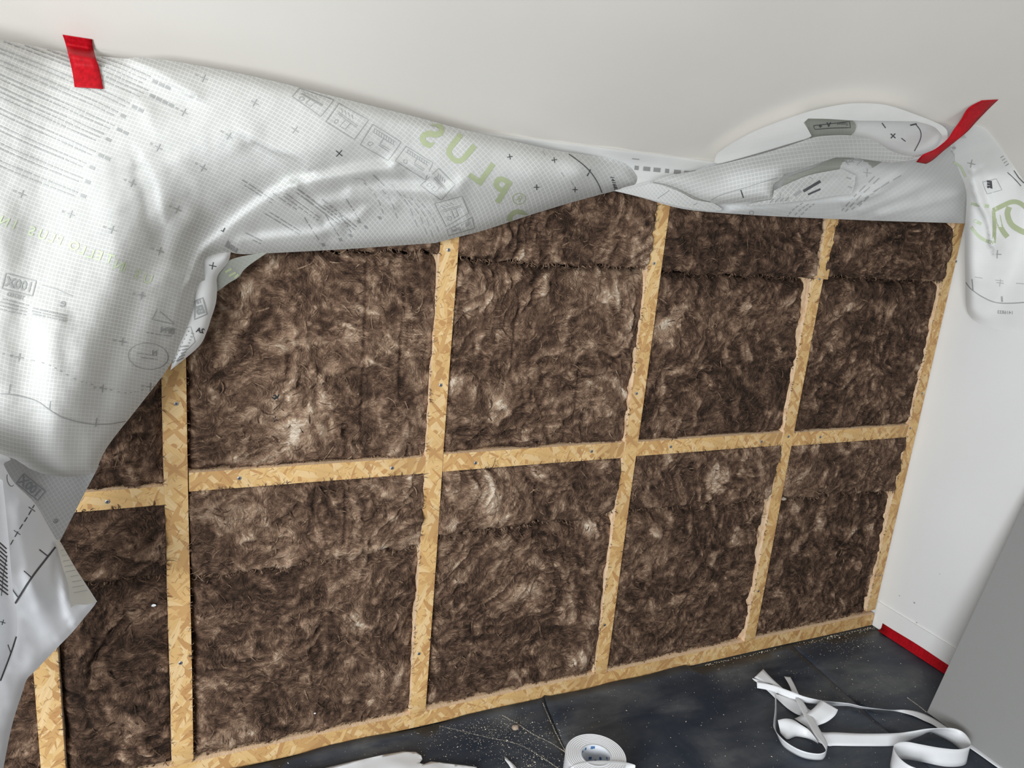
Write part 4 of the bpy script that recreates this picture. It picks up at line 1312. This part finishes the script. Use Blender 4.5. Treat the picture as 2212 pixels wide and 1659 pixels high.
ik.line(M_print_dark, smooth_poly([(2176, 372), (2190, 385), (2205, 402)], False, 3), 1.5); ik.line(M_print_dark, [(2190, 368), (2200, 384), (2212, 396)], 2)
ik.line(M_print_grey, smooth_poly([(2087, 610), (2098, 624), (2120, 640), (2150, 653), (2185, 655), (2225, 652)], False, 6), 2.2)
ik.line(M_print_grey, [(2100, 603), (2102, 628)], 2.6); ik.line(M_print_grey, [(2164, 640), (2165, 652)], 4)
ik.text(M_print_grey, '1416833', (2172, 675), 7, PI + .05, True, .03, up=-PI / 2)
for k in range(3): ik.line(M_print_faint, [(2105 + k * 45, 598 + k * 7), (2122 + k * 45, 601 + k * 6)], 1.4)
ik.done()


# ------------------------------------------------------------------ red tape
def ribbon(name, pairs, mat, sub=6, parent=None, thick=0.0006, **tags):
    """pairs of 3-D edge points -> smooth strip"""
    A = [p[0] for p in pairs]; B = [p[1] for p in pairs]

    def cr(P):
        out = []
        for i in range(len(P) - 1):
            p0 = P[max(0, i - 1)]; p1 = P[i]; p2 = P[i + 1]; p3 = P[min(len(P) - 1, i + 2)]
            for k in range(sub):
                t = k / sub
                out.append(0.5 * ((2 * p1) + (p2 - p0) * t + (2 * p0 - 5 * p1 + 4 * p2 - p3) * t * t + (3 * p1 - p0 - 3 * p2 + p3) * t ** 3))
        out.append(P[-1]); return out
    A = cr(A); B = cr(B)
    V = []; Fc = []
    w = 4
    for i, (a, b) in enumerate(zip(A, B)):
        for k in range(w + 1): V.append(a + (b - a) * k / w)
        if i:
            for k in range(w):
                q = (i - 1) * (w + 1) + k
                Fc.append((q, q + 1, q + w + 2, q + w + 1))
    return V, Fc


def ceil_at(u, v, off=0.001):
    d = ray(u, v)
    t = (ZC - off - CC[2] - SL * CC[1]) / (d[2] + SL * d[1])
    return CC + d * t


def drape_at(bv, u, v, off=0.0015):
    d = Vector(ray(u, v)).normalized()
    h = bv.ray_cast(Vector(CC), d)
    return np.array(h[0] - d * off) if h[0] is not None else None


def tape_obj(pairs, label, solid=0.0005):
    V, Fc = ribbon('t', pairs, M_tape, 4)
    o = make('red_tape', V, Fc, M_tape, smooth=True, label=label, cat='tape')
    md = o.modifiers.new('thickness', 'SOLIDIFY'); md.thickness = solid; md.offset = 0
    return o


pr = [(ceil_at(135, 75, .002), ceil_at(199, 85, .002)), (ceil_at(139, 86, .004), ceil_at(200, 97, .004)), (ceil_at(143, 100, .012), ceil_at(203, 110, .012)),
      (at(147, 116, -.235), at(207, 126, -.235)), (drape_at(DR.bvh, 153, 140, .006), drape_at(DR.bvh, 214, 146, .006)),
      (drape_at(DR.bvh, 158, 165, .005), drape_at(DR.bvh, 219, 168, .005)), (drape_at(DR.bvh, 161, 188, .004), drape_at(DR.bvh, 223, 192, .004))]
tape_obj(pr, 'short wide red tape holding the left membrane fold to the ceiling')
def off_ceiling(u, v, g):
    return at(u, v, ceil_at(u, v)[1] - g)


pr = [(ceil_at(2121, 217, .002), ceil_at(2157, 215, .002)), (ceil_at(2092, 233, .004), ceil_at(2135, 236, .004)), (off_ceiling(2076, 258, .02), off_ceiling(2108, 264, .02)),
      (off_ceiling(2060, 280, .04), off_ceiling(2090, 284, .04)), (off_ceiling(2046, 301, .072), off_ceiling(2066, 304, .072)), (off_ceiling(2020, 322, .085), off_ceiling(2038, 326, .085)),
      (off_ceiling(1994, 334, .105), off_ceiling(2015, 346, .10)), (off_ceiling(1979, 350, .105), off_ceiling(2000, 354, .10))]
tape_obj(pr, 'long twisted red tape slanting from ceiling to the right membrane tube')
# tape along the skirting
V = []; Fc = []
for i, y in enumerate(np.linspace(-0.040, -1.3, 30)):
    w = .0015 * math.sin(y * 25)
    V += [(XR - .0075, y, -.022 + w), (XR - .0082, y, -.040), (XR - .010, y, -.0465), (XR - .024, y, -.0522)]
    if i:
        q = (i - 1) * 4
        Fc += [(q + k, q + k + 1, q + k + 5, q + k + 4) for k in range(3)]
sk = make('red_tape', V, Fc, M_tape, smooth=True, label='red tape sealing the white skirting to the black floor sheet', cat='tape')
md = sk.modifiers.new('thickness', 'SOLIDIFY'); md.thickness = .0005; md.offset = 0

# ------------------------------------------------------------------ floor sheets
def floor_sheet(label, poly, z, seed):
    o = patch_floor(poly, z, seed)
    o['label'] = label; o['category'] = 'floor sheet'; o['group'] = 'black sheets covering the floor'
    return o


def patch_floor(poly, z, seed):
    P = np.array(poly); mn = P.min(0); mx = P.max(0); st = 0.03
    pl = []
    for a, b in zip(poly, poly[1:] + poly[:1]):
        L = math.hypot(b[0] - a[0], b[1] - a[1]); n = max(1, int(L / st))
        pl += [(a[0] + (b[0] - a[0]) * k / n, a[1] + (b[1] - a[1]) * k / n) for k in range(n)]
    gr = []
    x, y = np.meshgrid(np.arange(mn[0], mx[0], st) + .011, np.arange(mn[1], mx[1], st) + .007)
    x = x.ravel(); y = y.ravel(); ins_ = np.zeros(len(x), bool)
    for (x1, y1), (x2, y2) in zip(P, np.roll(P, -1, axis=0)):
        ins_ ^= ((y1 > y) != (y2 > y)) & (x < (x2 - x1) * (y - y1) / (y2 - y1 + 1e-12) + x1)
    gx = x[ins_]; gy = y[ins_]
    d, _ = poly_dist(gx, gy, pl + [pl[0]])
    k = d > .012
    r = delaunay_2d_cdt([Vector(p) for p in pl] + [Vector((a, b)) for a, b in zip(gx[k], gy[k])], [], [list(range(len(pl)))], 1, 1e-6)
    U = np.array([p[0] for p in r[0]]); V_ = np.array([p[1] for p in r[0]])
    Z = z + .0014 * np.maximum(0, fbm(U * 5, V_ * 5, seed, 3)) + 0.014 * np.exp(-np.maximum(0, -V_ - 0.0) / .012) * (V_ > -.06)
    o = make('floor_sheet', np.stack([U, V_, Z], -1), [f for f in r[2]], M_floor, smooth=True)
    md = o.modifiers.new('thickness', 'SOLIDIFY'); md.thickness = .0012; md.offset = -1
    return o


edge_pts = []
for x in np.arange(-1.2, 2.43, .03):
    y = -.004 - .010 * abs(perlin(np.array([x * 5]), np.array([.5]), 3)[0])
    if x > 1.55: y -= .014 + .008 * math.sin(x * 9) * 0.5
    if x > 2.30: y -= (x - 2.30) * .15
    edge_pts.append((x, y))
# seams, measured on the floor
sA = atz(1709, 1396, ZF)[:2]; sB = atz(1886, 1554, ZF)[:2]
dv = (sB - sA); sC = sA + dv * 6
left = [p for p in edge_pts if p[0] < sA[0]]
right = [p for p in edge_pts if p[0] > sA[0] + .01]
s1 = atz(1170, 1506, ZF)[:2]; s2 = atz(1224, 1632, ZF)[:2]; d2 = (s2 - s1)
s3 = s1 + d2 * 9
la = [p for p in left if p[0] < s1[0]]; lb = [p for p in left if p[0] >= s1[0]]
floor_sheet('black floor sheet in the left foreground, strewn with sawdust', [(-1.2, -3.6)] + la + [tuple(s1 + [0, -.012]), tuple(s3)], ZF + .0012, 3)
floor_sheet('black floor sheet in the middle, under the paper strips', [tuple(s3), tuple(s1 + [0.001, -.012])] + lb + [tuple(sA), tuple(sC)], ZF + .0026, 5)
floor_sheet('black floor sheet in the corner by the red skirting tape', [tuple(sC + [.003, 0]), tuple(sA + [.003, 0])] + right + [(XR - .01, right[-1][1] - .03), (XR - .01, sC[1])], ZF + .0012, 8)
FT = ZF + .0045

# ------------------------------------------------------------------ grey board leaning on the right wall
bb = atz(2003, 1541, FT)
zt_ = .80
sh = []
def lean(y, z):
    f = (z - bb[2]) / (zt_ - bb[2])
    return (bb[0] + (XR - .026 - bb[0]) * f, y, z)
ya, yb = bb[1], bb[1] - 1.3
A = [lean(ya, bb[2]), lean(yb, bb[2]), lean(yb, zt_ - .02), lean(ya, zt_ - .02)]
nrm = np.cross(np.array(A[1]) - A[0], np.array(A[3]) - A[0]); nrm /= np.linalg.norm(nrm)
if nrm[0] < 0: nrm = -nrm
th = .018
bm = bmesh.new()
fr = [bm.verts.new(a) for a in A]; bk_ = [bm.verts.new(tuple(np.array(a) + nrm * th * (1) + np.array([0, 0, .0]))) for a in A]
bm.faces.new(fr); bm.faces.new(bk_[::-1])
for k in range(4): bm.faces.new((fr[k], fr[(k + 1) % 4], bk_[(k + 1) % 4], bk_[k]))
bmesh.ops.recalc_face_normals(bm, faces=bm.faces)
bmesh.ops.bevel(bm, geom=list(bm.edges), offset=.001, segments=2, affect='EDGES')
mn = min(v_.co.z for v_ in bm.verts)
VV = [tuple(v_.co + Vector((-.004, 0, FT - mn))) for v_ in bm.verts]; FF = [tuple(v_.index for v_ in f.verts) for f in bm.faces]
bm.free()
make('leaning_board', VV, FF, M_grey, label='smooth grey board leaning against the white wall at the right edge', cat='board')

# ------------------------------------------------------------------ release paper strips
def Q(x, y): return (1600 + x / 3.614, 1420 + y / 3.614)
def pz(x, y, z): u, v_ = Q(x, y); return atz(u, v_, z)
Z0 = FT + .0006


def strip_pairs(lst):
    return [(pz(a[0], a[1], a[2]), pz(b[0], b[1], b[2])) for a, b in lst]


h = .045
segs = []
# long arc: upper strip that twists and runs to the right
segs.append([((125, 192, Z0 + .02), (128, 240, Z0 + .006)), ((250, 216, Z0 + .028), (235, 262, Z0 + .012)), ((400, 268, Z0 + .030), (390, 322, Z0 + .012)), ((500, 306, Z0 + .028), (480, 350, Z0 + .010)),
             ((620, 334, Z0 + .026), (600, 366, Z0 + .008)), ((720, 346, Z0 + .028), (712, 380, Z0 + .004)), ((850, 360, Z0 + .030), (842, 384, Z0 + .003)), ((950, 384, Z0 + .030), (942, 402, Z0 + .002)),
             ((1080, 402, Z0 + .026), (1078, 410, Z0 + .002)), ((1180, 411, Z0 + .012), (1180, 418, Z0 + .002)), ((1280, 409, Z0 + .006), (1262, 432, Z0 + .001)), ((1380, 424, Z0 + .003), (1350, 457, Z0 + .001)),
             ((1480, 463, Z0 + .002), (1430, 494, Z0)), ((1560, 508, Z0 + .002), (1500, 526, Z0)), ((1640, 552, Z0 + .002), (1560, 566, Z0)), ((1720, 605, Z0 + .002), (1670, 630, Z0)), ((1790, 655, Z0 + .002), (1785, 706, Z0)), ((1880, 716, Z0 + .002), (1875, 768, Z0)),
             ((2000, 790, Z0 + .002), (1990, 850, Z0)), ((2120, 870, Z0 + .002), (2080, 910, Z0)), ((2260, 970, Z0 + .002), (2210, 1010, Z0))])
# lower run ending in the standing double loop
zt2 = Z0 + h
segs.append([((500, 470, Z0 + .01), (520, 560, Z0)), ((560, 560, Z0 + .012), (590, 650, Z0)), ((640, 585, Z0 + .014), (680, 690, Z0)), ((740, 585, Z0 + .016), (740, 690, Z0)), ((950, 595, Z0 + .018), (950, 693, Z0)), ((1200, 592, Z0 + .022), (1200, 690, Z0)),
             ((1330, 578, Z0 + .034), (1310, 658, Z0 + .002)), ((1450, 558, zt2), (1390, 625, Z0 + .006)), ((1560, 552, zt2 + .005), (1465, 590, Z0 + .01)), ((1660, 554, zt2 + .005), (1560, 620, Z0 + .004)),
             ((1740, 586, zt2 + .002), (1655, 670, Z0 + .002)), ((1790, 650, zt2), (1735, 742, Z0)), ((1788, 694, zt2), (1768, 800, Z0)), ((1700, 718, zt2), (1735, 845, Z0)), ((1550, 705, zt2), (1600, 853, Z0)), ((1400, 678, zt2), (1430, 820, Z0)),
             ((1300, 660, zt2), (1290, 796, Z0)), ((1225, 668, zt2), (1200, 800, Z0)), ((1194, 700, zt2), (1166, 830, Z0)), ((1236, 780, zt2), (1180, 890, Z0)), ((1330, 850, zt2), (1260, 940, Z0)), ((1470, 890, zt2), (1420, 985, Z0))])
# loop at the left: thin standing edge down, round, and up again
segs.append([((268, 285, Z0 + .034), (278, 300, Z0 + .006)), ((268, 400, Z0 + .034), (280, 420, Z0 + .004)), ((258, 500, Z0 + .032), (276, 530, Z0)), ((264, 560, Z0 + .03), (285, 600, Z0)), ((330, 640, Z0 + .03), (330, 692, Z0)),
             ((420, 702, Z0 + .028), (420, 755, Z0)), ((510, 738, Z0 + .028), (505, 790, Z0)), ((600, 752, Z0 + .028), (600, 802, Z0)), ((650, 742, Z0 + .03), (655, 785, Z0)), ((664, 720, Z0 + .036), (678, 690, Z0 + .02)),
             ((625, 660, Z0 + .04), (662, 640, Z0 + .03)), ((575, 600, Z0 + .036), (622, 570, Z0 + .030)), ((530, 520, Z0 + .030), (585, 505, Z0 + .026)), ((490, 450, Z0 + .026), (545, 440, Z0 + .022)), ((450, 370, Z0 + .024), (490, 350, Z0 + .022)), ((425, 320, Z0 + .024), (445, 315, Z0 + .022))])
# broad flat bands of the knot
segs.append([((276, 285, Z0 + .010), (268, 305, Z0 + .004)), ((340, 300, Z0 + .012), (300, 340, Z0 + .002)), ((440, 335, Z0 + .014), (370, 402, Z0 + .002)), ((500, 385, Z0 + .016), (440, 445, Z0 + .004)), ((560, 420, Z0 + .016), (500, 462, Z0 + .006))])
segs.append([((625, 330, Z0 + .046), (760, 408, Z0 + .046)), ((590, 375, Z0 + .040), (735, 455, Z0 + .038)), ((545, 415, Z0 + .030), (672, 504, Z0 + .024)), ((480, 450, Z0 + .020), (595, 535, Z0 + .014)), ((420, 478, Z0 + .012), (545, 560, Z0 + .008))])
segs.append([((290, 490, Z0 + .034), (310, 590, Z0 + .006)), ((350, 478, Z0 + .036), (330, 612, Z0 + .004)), ((410, 488, Z0 + .034), (368, 640, Z0 + .002)), ((470, 525, Z0 + .030), (430, 618, Z0 + .002)), ((530, 565, Z0 + .026), (500, 628, Z0 + .002)), ((580, 625, Z0 + .022), (550, 645, Z0 + .002)), ((605, 670, Z0 + .020), (600, 672, Z0 + .002))])
segs.append([((175, 90, Z0 + .022), (105, 158, Z0 + .014)), ((240, 160, Z0 + .026), (180, 190, Z0 + .018)), ((330, 242, Z0 + .024), (250, 214, Z0 + .022)), ((400, 300, Z0 + .016), (330, 290, Z0 + .014))])
segs.append([((90, 162, Z0 + .010), (92, 170, Z0 + .008)), ((170, 185, Z0 + .018), (150, 215, Z0 + .006)), ((240, 214, Z0 + .016), (210, 262, Z0 + .003)), ((290, 250, Z0 + .012), (270, 320, Z0 + .002))])
segs.append([((338, 148, Z0 + .010), (388, 154, Z0 + .010)), ((378, 215, Z0 + .014), (420, 215, Z0 + .014)), ((405, 285, Z0 + .016), (455, 290, Z0 + .016)), ((430, 330, Z0 + .014), (485, 340, Z0 + .014))])
V = []; Fc = []
for sg in segs:
    a, b = ribbon('r', strip_pairs(sg), M_paper, 6)
    k = len(V); V += a; Fc += [tuple(i + k for i in f) for f in b]
pap = make('release_paper_strip', V, Fc, M_paper, smooth=True, label='long curled strip of white release paper tangled in loops on the black floor', cat='paper strip')
md = pap.modifiers.new('thickness', 'SOLIDIFY'); md.thickness = .0004; md.offset = 0

# ------------------------------------------------------------------ roll of white tape
cen = atz(1287, 1631, FT + .060)
R1 = .5 * np.linalg.norm(atz(1352, 1636, FT + .06) - atz(1222, 1634, FT + .06))
R0 = R1 * .47
roll = empty('tape_roll', (cen[0], cen[1], FT), label='roll of white adhesive tape lying on the black floor, loose end pulled out', cat='tape roll')
n = 64
prof = [(R0 + .003, 0), (R1 - .001, 0), (R1, .001), (R1, .059), (R1 - .001, .060)]
rings = 14
for k in range(1, rings): prof.append((R1 - .001 - (R1 - R0 - .004) * k / rings, .060 - (.0012 if k % 2 else 0)))
prof += [(R0 + .003, .0600)]
V = []; Fc = []
for (r_, z_) in prof:
    V += [(cen[0] + r_ * math.cos(2 * PI * k / n), cen[1] + r_ * math.sin(2 * PI * k / n), FT + z_) for k in range(n)]
m_ = len(prof)
for j in range(m_):
    j2 = (j + 1) % m_
    for k in range(n):
        Fc.append((j * n + k, j * n + (k + 1) % n, j2 * n + (k + 1) % n, j2 * n + k))
make('tape_winding', V, Fc, M_paper, parent=roll, smooth=False)
V = []; Fc = []
for (r_, z_) in ((R0, .0), (R0 + .0028, .0), (R0 + .0028, .0603), (R0, .0603)):
    V += [(cen[0] + r_ * math.cos(2 * PI * k / n), cen[1] + r_ * math.sin(2 * PI * k / n), FT + z_) for k in range(n)]
for j in range(4):
    for k in range(n):
        Fc.append((j * n + k, j * n + (k + 1) % n, ((j + 1) % 4) * n + (k + 1) % n, ((j + 1) % 4) * n + k))
core = make('cardboard_core', V, Fc, flat('core_board', srgb(214, 217, 222), .6), parent=roll)
V = []; Fc = []
r3 = random.Random(5)
for k in range(26):
    a = r3.uniform(0, 2 * PI); z_ = r3.uniform(.008, .054); da = r3.uniform(.10, .22); dz = r3.uniform(.004, .009)
    b = len(V)
    for (s_, t_) in ((-1, -1), (1, -1), (1, 1), (-1, 1)):
        V.append((cen[0] + (R0 - .0004) * math.cos(a + s_ * da / 2), cen[1] + (R0 - .0004) * math.sin(a + s_ * da / 2), FT + z_ + t_ * dz / 2))
    Fc.append((b, b + 1, b + 2, b + 3))
make('core_print', V, Fc, M_blue, parent=core)
# loose end sweeping in front of the roll
zz = FT + .0615
pr = [(atz(1222, 1668, zz - .01), atz(1222, 1720, FT + .004)), (atz(1238, 1654, zz), atz(1240, 1720, FT + .004)), (atz(1268, 1645, zz), atz(1275, 1725, FT + .006)), (atz(1300, 1643, zz + .001), atz(1310, 1725, FT + .01)),
      (atz(1340, 1645, zz + .002), atz(1350, 1712, FT + .02)), (atz(1358, 1648, zz), atz(1366, 1690, FT + .03)), (atz(1371, 1652, zz - .002), atz(1373, 1654, zz - .004))]
V, Fc = ribbon('t', pr, M_paper, 6)
le = make('loose_end', V, Fc, M_paper, parent=roll, smooth=True)
md = le.modifiers.new('thickness', 'SOLIDIFY'); md.thickness = .0004; md.offset = 0


# ------------------------------------------------------------------ offcuts and bits on the floor
def flat_sheet(name, pts, z0, lab, cat, bend=.012, mat=M_paper):
    P = [atz(u, v_, z0) for u, v_ in pts]
    poly = [(p[0], p[1]) for p in P]
    pl = [Vector(p) for p in poly]
    A_ = np.array(poly); mn = A_.min(0); mx = A_.max(0)
    x, y = np.meshgrid(np.arange(mn[0], mx[0], .01), np.arange(mn[1], mx[1], .01)); x = x.ravel(); y = y.ravel(); ins_ = np.zeros(len(x), bool)
    for (x1, y1), (x2, y2) in zip(A_, np.roll(A_, -1, axis=0)):
        ins_ ^= ((y1 > y) != (y2 > y)) & (x < (x2 - x1) * (y - y1) / (y2 - y1 + 1e-12) + x1)
    r = delaunay_2d_cdt(pl + [Vector((a, b)) for a, b in zip(x[ins_], y[ins_])], [], [list(range(len(pl)))], 1, 1e-6)
    U = np.array([p[0] for p in r[0]]); V_ = np.array([p[1] for p in r[0]])
    Z = z0 + bend * (0.35 + .65 * fbm(U * 9, V_ * 9, 4, 2))
    o = make(name, np.stack([U, V_, np.maximum(Z, FT + .0006)], -1), [f for f in r[2]], mat, smooth=True, label=lab, cat=cat)
    md = o.modifiers.new('thickness', 'SOLIDIFY'); md.thickness = .0005; md.offset = 0
    return o


oc = flat_sheet('membrane_offcut', [(690, 1664), (760, 1648), (830, 1635), (870, 1628), (898, 1627), (910, 1634), (912, 1643), (906, 1652), (915, 1655), (930, 1648), (950, 1649), (985, 1655), (1030, 1662), (1010, 1760), (640, 1760), (600, 1680)],
                FT + .004, 'white membrane offcut lying at the bottom edge, left of the tape roll', 'offcut')
for (u, vv, m_) in [(918, 1657, M_print_dark), (940, 1656, M_redp), (968, 1657, M_print_dark)]:
    q = atz(u, vv, FT + .0215)
    q2 = atz(u + 12, vv + 1, FT + .0215)
flat_sheet('paper_scrap', [(1089, 1634), (1094, 1638), (1102, 1646), (1112, 1655), (1122, 1668), (1108, 1668), (1098, 1652), (1091, 1643)], FT + .001, 'small pointed white paper scrap on the floor left of the tape roll', 'scrap', bend=.004)


def tuft(name, c, r_, lab, seed, mat):
    bm = bmesh.new(); bmesh.ops.create_icosphere(bm, subdivisions=3, radius=r_)
    V_ = np.array([v_.co[:] for v_ in bm.verts])
    nn = fbm(V_[:, 0] / r_ * 1.1 + V_[:, 2] / r_, V_[:, 1] / r_ * 1.1 + seed, seed, 3)
    V_ = V_ * (1 + .45 * nn[:, None]); V_[:, 2] *= .7
    V_[:, 2] -= V_[:, 2].min()
    V_ += np.array(c)
    Fc_ = [tuple(v_.index for v_ in f.verts) for f in bm.faces]; bm.free()
    return make(name, V_, Fc_, mat, smooth=True, label=lab, cat='debris')


tuft('wool_tuft', atz(1113, 1576, FT), .009, 'small pale tuft of mineral wool on the floor, above the tape roll', 3, flat('pale_wool', srgb(165, 145, 128), .95, .25, 300))


def chip(name, p, r_, lab, mat, ny=(0, -1, 0)):
    V_ = []
    for k in range(8):
        a = 2 * PI * k / 8
        V_.append((p[0] + r_ * math.cos(a), p[1] - .001, p[2] + .75 * r_ * math.sin(a) * (1 if k < 5 else .6)))
    V_ += [(a, b + .0015, c) for a, b, c in V_]
    Fc_ = [tuple(range(8))] + [tuple(range(8, 16))[::-1]] + [(k, (k + 1) % 8, (k + 1) % 8 + 8, k + 8) for k in range(8)]
    return make(name, V_, Fc_, mat, label=lab, cat='debris')


chip('plaster_chip', at(332, 1308, .002), .005, 'small white plaster chip stuck on the wool left of the widest stud', M_paper)
chip('plaster_chip', at(680, 1541, .004), .0028, 'tiny white chip at the foot of the wool left of the second tall stud', M_paper)
tuft('grey_plug', at(1693, 1079, .002) + np.array([0, 0, -.004]), .008, 'small grey plug of wool beside the jogged stud below the rail', 6, flat('grey_fluff', srgb(150, 138, 124), .95))

# sawdust and crumbs
def crumbs(name, pts, lab, size=(.0004, .0013)):
    V_ = []; Fc_ = []
    r_ = np.random.default_rng(9)
    for (x, y, z) in pts:
        s_ = r_.uniform(*size) * (1 if r_.random() < .93 else 2.0); a = r_.uniform(0, PI); l = s_ * r_.uniform(1, 2.4)
        ca, sa = math.cos(a), math.sin(a); b = len(V_)
        for (p_, q_) in ((-1, -1), (1, -1), (1, 1), (-1, 1)):
            V_.append((x + (p_ * l * ca - q_ * s_ * sa) * .5, y + (p_ * l * sa + q_ * s_ * ca) * .5, z))
        V_.append((x, y, z + s_ * .8))
        Fc_ += [(b, b + 1, b + 4), (b + 1, b + 2, b + 4), (b + 2, b + 3, b + 4), (b + 3, b, b + 4)]
    return make(name, V_, Fc_, M_crumb, label=lab, cat='sawdust', kind='stuff')


pts = []
zc = FT + .0006
for k in range(1000):      # general scatter
    x = rng.uniform(.1, 2.3); y = -abs(rng.normal(0, .35)) - .02
    if x < 2.15 or y > -.4: pts.append((x, y, zc))
for (u, vv, su, sv, n_) in [(1110, 1590, 60, 25, 300), (1000, 1600, 60, 22, 220), (1150, 1640, 50, 15, 220), (1060, 1575, 70, 15, 250), (1850, 1500, 60, 40, 60), (1830, 1390, 40, 12, 160)]:
    for k in range(n_):
        p = atz(rng.normal(u, su), rng.normal(vv, sv), zc)
        if p[1] < -.02: pts.append(tuple(p))
lines_ = [[(915, 1561), (980, 1575), (1050, 1592), (1120, 1608), (1170, 1636), (1205, 1659)], [(1085, 1545), (1120, 1565), (1150, 1585), (1190, 1605), (1220, 1624)], [(1168, 1508), (1185, 1548), (1205, 1592), (1221, 1622)],
          [(1960, 1507), (1985, 1525), (2001, 1538)]]
fine = []
for ln_ in lines_:
    q = smooth_poly(ln_, False, 110)
    for k, (u, vv) in enumerate(q):
        p = atz(u + rng.normal(0, .55), vv + rng.normal(0, .45), zc)
        if p[1] < -.008: fine.append(tuple(p))
crumbs('sawdust_trail', fine, 'thin pale lines of sawdust caught in the creases of the black sheet', (.0003, .0008))
crumbs('sawdust', pts, 'pale sawdust and crumbs scattered in drifts over the black floor sheets')
pts = []
for k in range(260):
    x = rng.uniform(1.6, 2.41); pts.append((x, -.012 - abs(rng.normal(0, .008)), ZF + .0035))
crumbs('plaster_dust', pts, 'grey dust and chips along the bottom plate near the white wall', (.0008, .0022))

# felt pen scribbles on the wool
bt = [o for o in bpy.data.objects if o.name.startswith('insulation_batt')]
big = [o for o in bt if o['label'].startswith('large brown wool batt above') and 'right of the widest' in o['label']][0]
me = big.data
wv = [Vector(v_.co) + big.location for v_ in me.vertices]
bp = Patch(); bp.o = big; bp.bvh = BVHTree.FromPolygons(wv, [tuple(p.vertices) for p in me.polygons])
ik = Ink(bp, .0012)
for q in [[(587, 858), (592, 861), (596, 858)], [(592, 863), (600, 857), (602, 852)], [(590, 855), (594, 853), (600, 860)], [(588, 902), (600, 908)], [(596, 898), (592, 912)], [(493, 903), (502, 901)]]:
    ik.line(M_ink, q, 3 if q[0][1] < 880 else 1.6)
ik.done('pen_mark')
